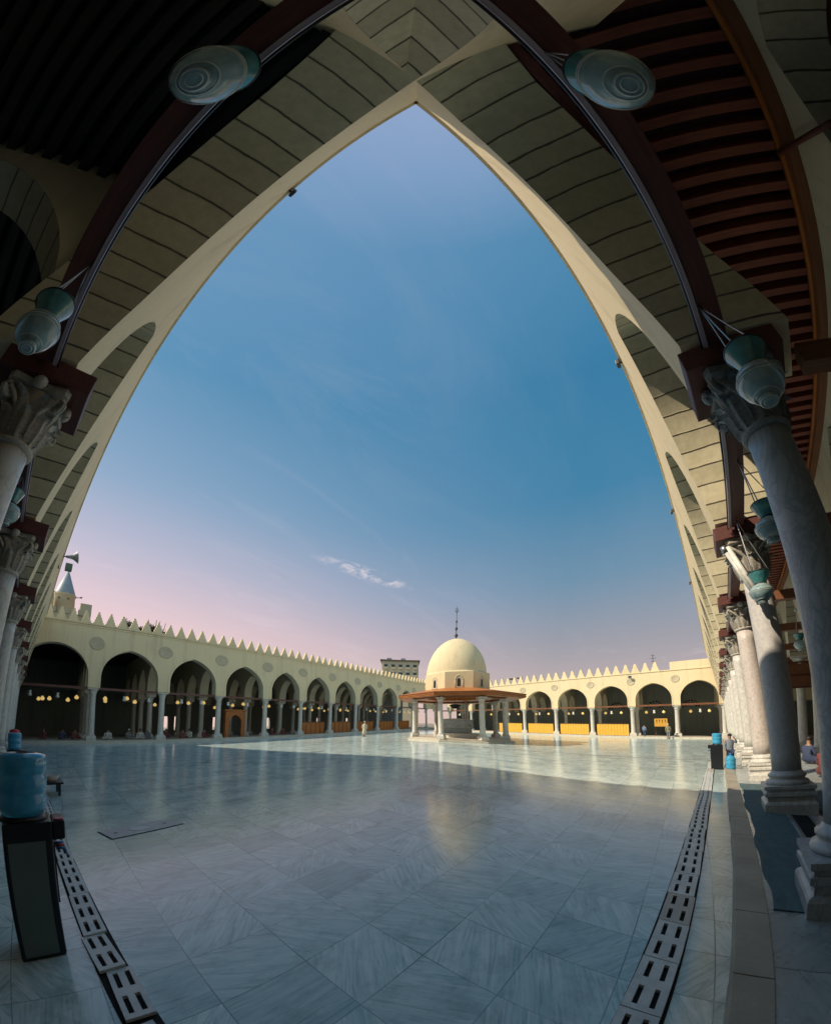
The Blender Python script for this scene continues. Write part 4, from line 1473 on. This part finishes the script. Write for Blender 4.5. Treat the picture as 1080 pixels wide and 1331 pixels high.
m = MB(); m.box(-.1, .7, -.35, .1, .25, .29); m.box(-.05, 0, -.3, -.25, 0, .25); m.box(.6, .65, -.3, -.25, 0, .25); m.done('stand', M['iron'], t)
m = MB(); m.lathe([(.10, .291), (.17, .42), (.18, .42), (.11, .295)], 20, (.2, -.12, 0), caps=False); m.lathe([(.1, .2905), (.1, .296)], 20, (.2, -.12, 0)); m.done('basin', M['marble_pink'], t)
t = thing('signal_post', 'short green post with a red round top by the columns at the left edge', 'post', WL(20.3, -.35, PZ), RZL)
m = MB(); m.tube([(0, 0, 0), (0, 0, .8)], .09, 10); m.done('post', M['green'], t)
m = MB(); m.lathe([(.1, .8), (.2, .85), (.22, 1.0), (.2, 1.15), (.05, 1.2)], 16); m.done('head', M['red'], t)

# ------------------------------------------------------------------ carpets and grating in the right gallery
m = MB()
rr = random.Random(4)
out = []
n_ = 60
inn = []
for k in range(n_ + 1):
    u = 3.5 + (11.0 - 3.5) * k / n_
    out.append((u, -.405 - .02 * sin(u * 2.1) - .012 * sin(u * 5.3) + rr.uniform(-.004, .004)))
    inn.append((u, -.655 if (u < 4.2 or 7.4 < u < 8.3) else -.95))
va = [m.bm.verts.new((x, y, PZ + .014)) for x, y in out]
vb = [m.bm.verts.new((x, y, PZ + .012)) for x, y in inn]
vc = [m.bm.verts.new((x, y, PZ)) for x, y in out]
for k in range(n_):
    m.fv([va[k], va[k + 1], vb[k + 1], vb[k]])
    m.fv([vc[k], vc[k + 1], va[k + 1], va[k]])
m.fv([va[0], vb[0], m.bm.verts.new((inn[0][0], inn[0][1], PZ)), vc[0]])
o = m.done('carpet', M['carpet'])
o.rotation_euler = (0, 0, RZR)
tag(o, 'faded teal carpet runner lying beside the kerb in the right gallery', 'carpet')
t = thing('floor_grating', 'dark ribbed metal grating strip let into the floor beside the teal carpet', 'grating', (0, 0, 0), RZR)
m = MB(); m.box(4.22, 7.4, -1.28, -1.0, PZ, PZ + .006); m.done('tray', M['black'], t)
m = MB()
for k in range(78):
    m.box(4.24 + k * .04, 4.258 + k * .04, -1.26, -1.02, PZ + .007, PZ + .02)
m.done('bars', M['iron'], t)
for v in (-1.005, -1.275):
    m = MB(); m.box(4.22, 7.4, v - .012, v + .012, PZ + .0065, PZ + .024); m.done('rail', M['steel'], t)
m = MB()
m.f([(4.8, -1.5, PZ + .008), (11.6, -1.5, PZ + .008), (11.6, -3.3, PZ + .008), (4.8, -3.3, PZ + .008)])
o = m.done('carpet', M['carpet_red'])
o.rotation_euler = (0, 0, RZR)
tag(o, 'dark blue green prayer carpet on the right gallery floor behind the columns', 'carpet')

# ------------------------------------------------------------------ people
def skin_mesh(name, joints, edges, mat, parent, sub=1):
    me = bpy.data.meshes.new(name)
    me.from_pydata([j[:3] for j in joints], edges, [])
    o = bpy.data.objects.new(name, me)
    COL.objects.link(o)
    md = o.modifiers.new('Skin', 'SKIN')
    for v, j in zip(me.skin_vertices[0].data, joints):
        r = j[3]
        v.radius = r if isinstance(r, tuple) else (r, r)
    me.skin_vertices[0].data[0].use_root = True
    s = o.modifiers.new('Sub', 'SUBSURF')
    s.levels = s.render_levels = sub
    bpy.context.view_layer.update()
    dg = bpy.context.evaluated_depsgraph_get()
    me2 = bpy.data.meshes.new_from_object(o.evaluated_get(dg))
    o.modifiers.clear()
    o.data = me2
    me2.materials.clear()
    me2.materials.append(mat)
    for p in me2.polygons:
        p.use_smooth = True
    me2.name = name
    o.parent = parent
    return o

def person(label, loc, rz, H=1.72, pose='walk', robe=None, top=None, legs=None, cap=None):
    s = H / 1.72
    t = thing('person', label, 'person', loc, rz)
    t.scale = (s, s, s)
    if pose in ('walk', 'stand', 'drink'):
        st = .20 if pose == 'walk' else .04
        J = [(0, 0, .95, .135), (0, .01, 1.15, .13), (0, .015, 1.36, (.17, .12)), (0, .01, 1.47, .06), (0, -.01, 1.56, .075), (0, -.015, 1.66, (.082, .095)), (0, -.01, 1.72, .05)]
        E = [(0, 1), (1, 2), (2, 3), (3, 4), (4, 5), (5, 6)]
        for sd in (-1, 1):
            b = len(J)
            J += [(.10 * sd, 0, .88, .095), (.10 * sd, -st * sd * .5 - .02, .50, .062), (.10 * sd, -st * sd + .05 * (pose == 'walk'), .09, .042), (.105 * sd, -st * sd - .12, .035, .038)]
            E += [(0, b), (b, b + 1), (b + 1, b + 2), (b + 2, b + 3)]
            b = len(J)
            if pose == 'drink' and sd == 1:
                J += [(.19, .0, 1.39, .058), (.30, -.10, 1.30, .042), (.14, -.20, 1.52, .032), (.07, -.20, 1.58, .036), (.04, -.19, 1.63, .018)]
            else:
                J += [(.20 * sd, .01, 1.38, .058), (.25 * sd, .04 + .06 * sd * (pose == 'walk'), 1.10, .042), (.24 * sd, -.06 + .10 * sd * (pose == 'walk'), .87, .032), (.235 * sd, -.08 + .1 * sd * (pose == 'walk'), .80, .036), (.23 * sd, -.095 + .1 * sd * (pose == 'walk'), .73, .016)]
            E += [(2, b), (b, b + 1), (b + 1, b + 2), (b + 2, b + 3), (b + 3, b + 4)]
        skin_mesh('body', J, E, M['skin'], t)
        m = MB()
        if robe:
            m.lathe([(.245, .16), (.235, .5), (.205, .9), (.19, 1.12), (.205, 1.33), (.12, 1.45), (.07, 1.485)], 20, smooth=True, M4=Matrix.Diagonal((1, .80 + (.25 if pose == 'walk' else 0), 1, 1)))
            ro_ = m.done('robe', robe, t)
        else:
            m.lathe([(.165, .86), (.175, .95), (.168, 1.12), (.20, 1.33), (.115, 1.45), (.07, 1.48)], 20, smooth=True, M4=Matrix.Diagonal((1, .78, 1, 1)))
            ro_ = m.done('shirt', top, t)
            LJ = [(0, .005, .93, .155)]
            LE = []
            for sd in (-1, 1):
                b = len(LJ)
                LJ += [(.10 * sd, 0, .85, .112), (.10 * sd, -st * sd * .5 - .02, .50, .08), (.10 * sd, -st * sd + .05 * (pose == 'walk'), .11, .068)]
                LE += [(0, b), (b, b + 1), (b + 1, b + 2)]
            skin_mesh('trousers', LJ, LE, legs, t)
        for sd in (-1, 1):
            if pose == 'drink' and sd == 1:
                SJ = [(.16, .0, 1.39, .08), (.30, -.10, 1.30, .062), (.19, -.17, 1.46, .05)]
            else:
                SJ = [(.17 * sd, .01, 1.39, .08), (.25 * sd, .04 + .06 * sd * (pose == 'walk'), 1.10, .06), (.24 * sd, -.05 + .10 * sd * (pose == 'walk'), .90, .05)]
            skin_mesh('sleeve', SJ, [(0, 1), (1, 2)], robe or top, t)
        m = MB(); m.lathe([(.098, 1.655), (.10, 1.70), (.075, 1.755), (.03, 1.775)], 14, (0, -.008, 0)); m.done('cap' if cap else 'hair', cap or M['hair'], t)
        for sd in (-1, 1):
            m = MB(); m.box(.06 * sd + .04 - .08, .06 * sd + .08 - .04 + .02, -.13, .12, 0, .05, Matrix.Translation((.045 * sd, -st * sd - .02, 0))); m.done('shoe', M['hair'], t, .015)
    else:  # seated on the floor, knees crossed
        J = [(0, 0, .14, .16), (0, .0, .36, .14), (0, -.02, .56, (.17, .12)), (0, -.03, .68, .06), (0, -.05, .77, .075), (0, -.06, .87, (.082, .095)), (0, -.05, .93, .05)]
        E = [(0, 1), (1, 2), (2, 3), (3, 4), (4, 5), (5, 6)]
        for sd in (-1, 1):
            b = len(J)
            J += [(.14 * sd, -.05, .14, .10), (.36 * sd, -.26, .20, .075), (.05 * sd, -.42, .07, .05), (-.04 * sd, -.46, .05, .04)]
            E += [(0, b), (b, b + 1), (b + 1, b + 2), (b + 2, b + 3)]
            b = len(J)
            J += [(.20 * sd, -.01, .58, .058), (.27 * sd, -.08, .36, .045), (.20 * sd, -.26, .26, .034), (.16 * sd, -.30, .25, .034)]
            E += [(2, b), (b, b + 1), (b + 1, b + 2), (b + 2, b + 3)]
        skin_mesh('body', J, E, M['skin'], t)
        J2 = [(0, .0, .14, .19), (0, .01, .36, .165), (0, -.015, .57, (.195, .145)), (0, -.02, .65, .08)]
        E2 = [(0, 1), (1, 2), (2, 3)]
        for sd in (-1, 1):
            b = len(J2)
            J2 += [(.15 * sd, -.05, .15, .125), (.37 * sd, -.26, .20, .095), (.10 * sd, -.40, .09, .07)]
            E2 += [(0, b), (b, b + 1), (b + 1, b + 2)]
            b = len(J2)
            J2 += [(.20 * sd, -.01, .58, .08), (.27 * sd, -.08, .36, .06), (.20 * sd, -.25, .27, .048)]
            E2 += [(2, b), (b, b + 1), (b + 1, b + 2)]
        skin_mesh('robe', J2, E2, robe, t)
        m = MB(); m.lathe([(.098, .86), (.10, .90), (.075, .96), (.03, .98)], 12, (0, -.05, 0)); m.done('cap' if cap else 'hair', cap or M['hair'], t)
    return t
CL = {k: speckle('cloth_' + k, tuple(x * .8 for x in c), c, .9, 5, 40, .2) for k, c in dict(white=(.62, .60, .55), cream=(.60, .50, .36), grey=(.22, .23, .25), navy=(.05, .07, .14), olive=(.22, .22, .14), blue=(.12, .22, .40), black=(.02, .02, .02), maroon=(.20, .06, .06), slate=(.20, .24, .30)).items()}
person('man in a long pale robe walking across the court left of the fountain', (22.4, 26.8, .0), 2.2, 1.74, 'walk', robe=CL['cream'], cap=CL['white'])
person('man in a khaki shirt and dark trousers walking before the far right arcade', (49.1, 1.8, 0), 1.5, 1.74, 'walk', top=CL['olive'], legs=CL['grey'], cap=CL['white'])
person('small figure in blue standing by a column of the far right arcade', (49.8, 4.2, .197), 1.2, 1.45, 'stand', top=CL['blue'], legs=CL['navy'])
person('child in a grey shirt with one arm raised beside the right water dispenser', WR(15.0, -.30, PZ), RZR - pi * .35, 1.12, 'drink', top=CL['slate'], legs=CL['navy'])
seat = [person('person in dark robe seated on the floor under the far left arcade, first bay', (.6, DA + 2.2, .25), .3, 1.72, 'sit', robe=CL['navy'])]
seat.append(person('person in white robe seated in the second far left bay, nearest its left column', (4.0, DA + 2.0, .25), -.3, 1.72, 'sit', robe=CL['white']))
seat.append(person('person in grey robe seated in the second far left bay, middle of the row', (5.6, DA + 2.4, .25), .5, 1.72, 'sit', robe=CL['grey'], cap=CL['white']))
seat.append(person('person in maroon robe seated in the third far left bay', (9.8, DA + 1.8, .25), .1, 1.72, 'sit', robe=CL['maroon']))
rp = random.Random(21)
bays = [(6.5, 2), (7.1, 2), (8.7, 3), (10.7, 3), (11.6, 3), (18.2, 5), (19.1, 5), (20.1, 5), (22.3, 6), (23.3, 6), (24.2, 6), (1.5, 1), (-.8, 1)]
nm = ['dark', 'white', 'grey', 'maroon']
cnt = {}
for x, b_ in bays:
    k = rp.randrange(4)
    key = (k, b_)
    cnt[key] = cnt.get(key, 0) + 1
    dup(seat[k], 'small person in %s seated in the %s far left bay, %s of those there' % (nm[k], ORD[b_ - 1], ['leftmost', 'next', 'third', 'fourth'][cnt[key] - 1]), (x, DA + rp.uniform(1.6, 3.4), .25), rp.uniform(-.8, .8), 'worshippers seated in the far left hall')
for o in seat:
    o['group'] = 'worshippers seated in the far left hall'
dup(seat[3], 'person in maroon clothes seated on the floor beside an inner column at the right edge', WR(12.6, -2.6, PZ), RZR + .9)
dup(seat[0], 'person in dark clothes seated by a pale column inside the right gallery', WR(17.0, -2.9, PZ), RZR + .7)

# ------------------------------------------------------------------ camera: tall wide panorama through a fisheye lens
cam = bpy.data.cameras.new('camera')
co = bpy.data.objects.new('camera', cam)
COL.objects.link(co)
sc.camera = co
co.location = (0, 0, 1.5)
co.rotation_euler = (pi / 2 + .07, 0, .700 - pi / 2)
cam.type = 'PANO'
cam.panorama_type = 'FISHEYE_LENS_POLYNOMIAL'
cam.sensor_fit = 'VERTICAL'
cam.sensor_width, cam.sensor_height = 1080, 1331
cam.fisheye_fov = R(360)
fpx, k1, k2, k3 = 342.0, -.481, .193, -.026
cam.fisheye_polynomial_k0 = 0
cam.fisheye_polynomial_k1 = -1 / fpx
cam.fisheye_polynomial_k2 = -k1 / fpx ** 2
cam.fisheye_polynomial_k3 = -k2 / fpx ** 3
cam.fisheye_polynomial_k4 = -k3 / fpx ** 4
cam.shift_y = (914.372 - 665.5) / 1331
cam.clip_start, cam.clip_end = .02, 2000

# ------------------------------------------------------------------ light
SD = Vector((.93, -.74, -1.0)).normalized()     # the way the sunlight travels
sun = bpy.data.lights.new('sun', 'SUN')
sun.energy = 5.0
sun.angle = R(.5)
sun.color = (1.0, .86, .66)
so = bpy.data.objects.new('sun', sun)
COL.objects.link(so)
so.rotation_euler = SD.to_track_quat('-Z', 'Y').to_euler()
so.location = (0, 0, 30)
elev = math.asin(-SD.z)
azim = atan2(-SD.x, -SD.y)      # compass angle of the sun, clockwise from +Y

w = bpy.data.worlds.new('World')
sc.world = w
w.use_nodes = True
nt = w.node_tree
for n in list(nt.nodes):
    nt.nodes.remove(n)
out = N(nt, 'ShaderNodeOutputWorld')
bg = N(nt, 'ShaderNodeBackground')
nt.links.new(bg.outputs[0], out.inputs[0])
sky = N(nt, 'ShaderNodeTexSky', sky_type='NISHITA')
sky.sun_disc = False
sky.sun_elevation = elev
sky.sun_rotation = azim
sky.air_density = 1.2
sky.dust_density = 1.5
sky.ozone_density = 2.0
dirv = N(nt, 'ShaderNodeTexCoord').outputs['Generated']
nrm = N(nt, 'ShaderNodeVectorMath', operation='NORMALIZE')
nt.links.new(dirv, nrm.inputs[0])
sp = N(nt, 'ShaderNodeSeparateXYZ')
nt.links.new(nrm.outputs[0], sp.inputs[0])
# evening-toned sky: teal blue high on the right, lilac towards the left, rose near the left horizon
dot = N(nt, 'ShaderNodeVectorMath', operation='DOT_PRODUCT')
nt.links.new(nrm.outputs[0], dot.inputs[0])
dot.inputs[1].default_value = (-.55, .83, 0)       # towards the rosy side
side = N(nt, 'ShaderNodeMapRange')
nt.links.new(dot.outputs['Value'], side.inputs[0])
side.inputs[1].default_value = -.30
side.inputs[2].default_value = .82
z = sp.outputs[2]
def S(r, g, b):
    f_ = lambda c: ((c / 255 + .055) / 1.055) ** 2.4 if c > 10 else c / 255 / 12.92
    return (f_(r), f_(g), f_(b))
right = ramp(nt, z, [(0.0, S(204, 182, 174)), (.10, S(188, 171, 170)), (.22, S(158, 156, 164)), (.38, S(112, 144, 168)), (.56, S(66, 128, 164)), (.74, S(56, 122, 162)), (.90, S(78, 134, 172)), (1, S(146, 166, 202))])
left = ramp(nt, z, [(0.0, S(244, 206, 194)), (.12, S(252, 218, 210)), (.25, S(234, 204, 208)), (.38, S(196, 190, 208)), (.52, S(148, 172, 200)), (.72, S(100, 150, 186)), (.93, S(120, 156, 194)), (1, S(138, 165, 200))])
gcol = mixc(nt, side.outputs[0], right, left)
# thin high cloud
cl_ = N(nt, 'ShaderNodeVectorMath', operation='DIVIDE')
nt.links.new(nrm.outputs[0], cl_.inputs[0])
zz = math_node(nt, 'ADD', math_node(nt, 'MAXIMUM', z, 0.0), .12)
cmb = N(nt, 'ShaderNodeCombineXYZ')
for i_ in range(3):
    nt.links.new(zz, cmb.inputs[i_])
nt.links.new(cmb.outputs[0], cl_.inputs[1])
rotc = N(nt, 'ShaderNodeMapping')
rotc.inputs['Rotation'].default_value = (0, 0, .5)
rotc.inputs['Scale'].default_value = (.55, 1.9, 1)
nt.links.new(cl_.outputs[0], rotc.inputs['Vector'])
cn_ = noise(nt, rotc.outputs[0], 1.5, 9, .68, 1.1)
cf = ramp(nt, cn_, [(.50, (0, 0, 0)), (.85, (1, 1, 1))])
cfac = math_node(nt, 'MULTIPLY', math_node(nt, 'MULTIPLY', cf, ramp(nt, z, [(.10, (.55, .55, .55)), (.5, (.14, .14, .14))])), math_node(nt, 'ADD', side.outputs[0], .15))
gcol = mixc(nt, cfac, gcol, S(236, 218, 226))
# small separate puffs near the horizon
cn2 = noise(nt, mapped(nt, cl_.outputs[0], (1.2, 1.2, 1)), 2.1, 7, .62, .3)
pf = ramp(nt, cn2, [(.60, (0, 0, 0)), (.74, (1, 1, 1))])
low = ramp(nt, z, [(.05, (0, 0, 0)), (.16, (1, 1, 1)), (.28, (0, 0, 0))])
gcol = mixc(nt, math_node(nt, 'MULTIPLY', math_node(nt, 'MULTIPLY', pf, low), .25), gcol, S(238, 220, 224))
# one small white wisp above the far arcade, left of the dome
wc = Vector((.5811, .6813, .4451)).normalized()
wt = wc.cross(Vector((0, 0, 1))).normalized()
wu = wt.cross(wc)
def dotc(vec):
    n_ = N(nt, 'ShaderNodeVectorMath', operation='DOT_PRODUCT')
    nt.links.new(nrm.outputs[0], n_.inputs[0])
    n_.inputs[1].default_value = vec
    return n_.outputs['Value']
wa = math_node(nt, 'DIVIDE', dotc(wt), .15)
wb = math_node(nt, 'DIVIDE', math_node(nt, 'ADD', dotc(wu), math_node(nt, 'MULTIPLY', dotc(wt), .18)), .020)
wr = math_node(nt, 'ADD', math_node(nt, 'MULTIPLY', wa, wa), math_node(nt, 'MULTIPLY', wb, wb))
wn_ = noise(nt, mapped(nt, nrm.outputs[0], (18, 18, 40)), 1.5, 8, .68, .8)
wm = math_node(nt, 'MULTIPLY', ramp(nt, wr, [(.0, (1, 1, 1)), (1.0, (0, 0, 0))]), ramp(nt, wn_, [(.45, (0, 0, 0)), (.66, (1, 1, 1))]))
wm = math_node(nt, 'MULTIPLY', wm, ramp(nt, dotc(wc), [(.5, (0, 0, 0)), (.8, (1, 1, 1))]))
gcol = mixc(nt, math_node(nt, 'MULTIPLY', wm, .75), gcol, S(240, 226, 228))
nsk = N(nt, 'ShaderNodeVectorMath', operation='SCALE')
nt.links.new(sky.outputs[0], nsk.inputs[0])
nsk.inputs['Scale'].default_value = 1.0
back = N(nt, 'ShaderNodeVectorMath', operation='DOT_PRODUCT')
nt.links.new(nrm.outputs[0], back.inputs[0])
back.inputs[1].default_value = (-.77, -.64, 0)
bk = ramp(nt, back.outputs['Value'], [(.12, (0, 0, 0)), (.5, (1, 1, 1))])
gcol = mixc(nt, bk, gcol, S(170, 200, 210))      # unseen sky behind the camera, tinted teal and brightened as ambient fill
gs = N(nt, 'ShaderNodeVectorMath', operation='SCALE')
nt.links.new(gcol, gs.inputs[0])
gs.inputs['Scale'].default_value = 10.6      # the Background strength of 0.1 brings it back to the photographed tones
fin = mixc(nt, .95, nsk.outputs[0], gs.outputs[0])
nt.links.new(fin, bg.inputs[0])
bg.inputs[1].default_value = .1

sc.view_settings.view_transform = 'Standard'
sc.view_settings.look = 'None'
sc.view_settings.exposure = 0
sc.view_settings.gamma = 1
sc.render.engine = 'CYCLES'
sc.cycles.use_denoising = True
sc.cycles.max_bounces = 8
sc.cycles.diffuse_bounces = 4
sc.cycles.glossy_bounces = 3
sc.cycles.transmission_bounces = 6
sc.cycles.caustics_reflective = False
sc.cycles.caustics_refractive = False
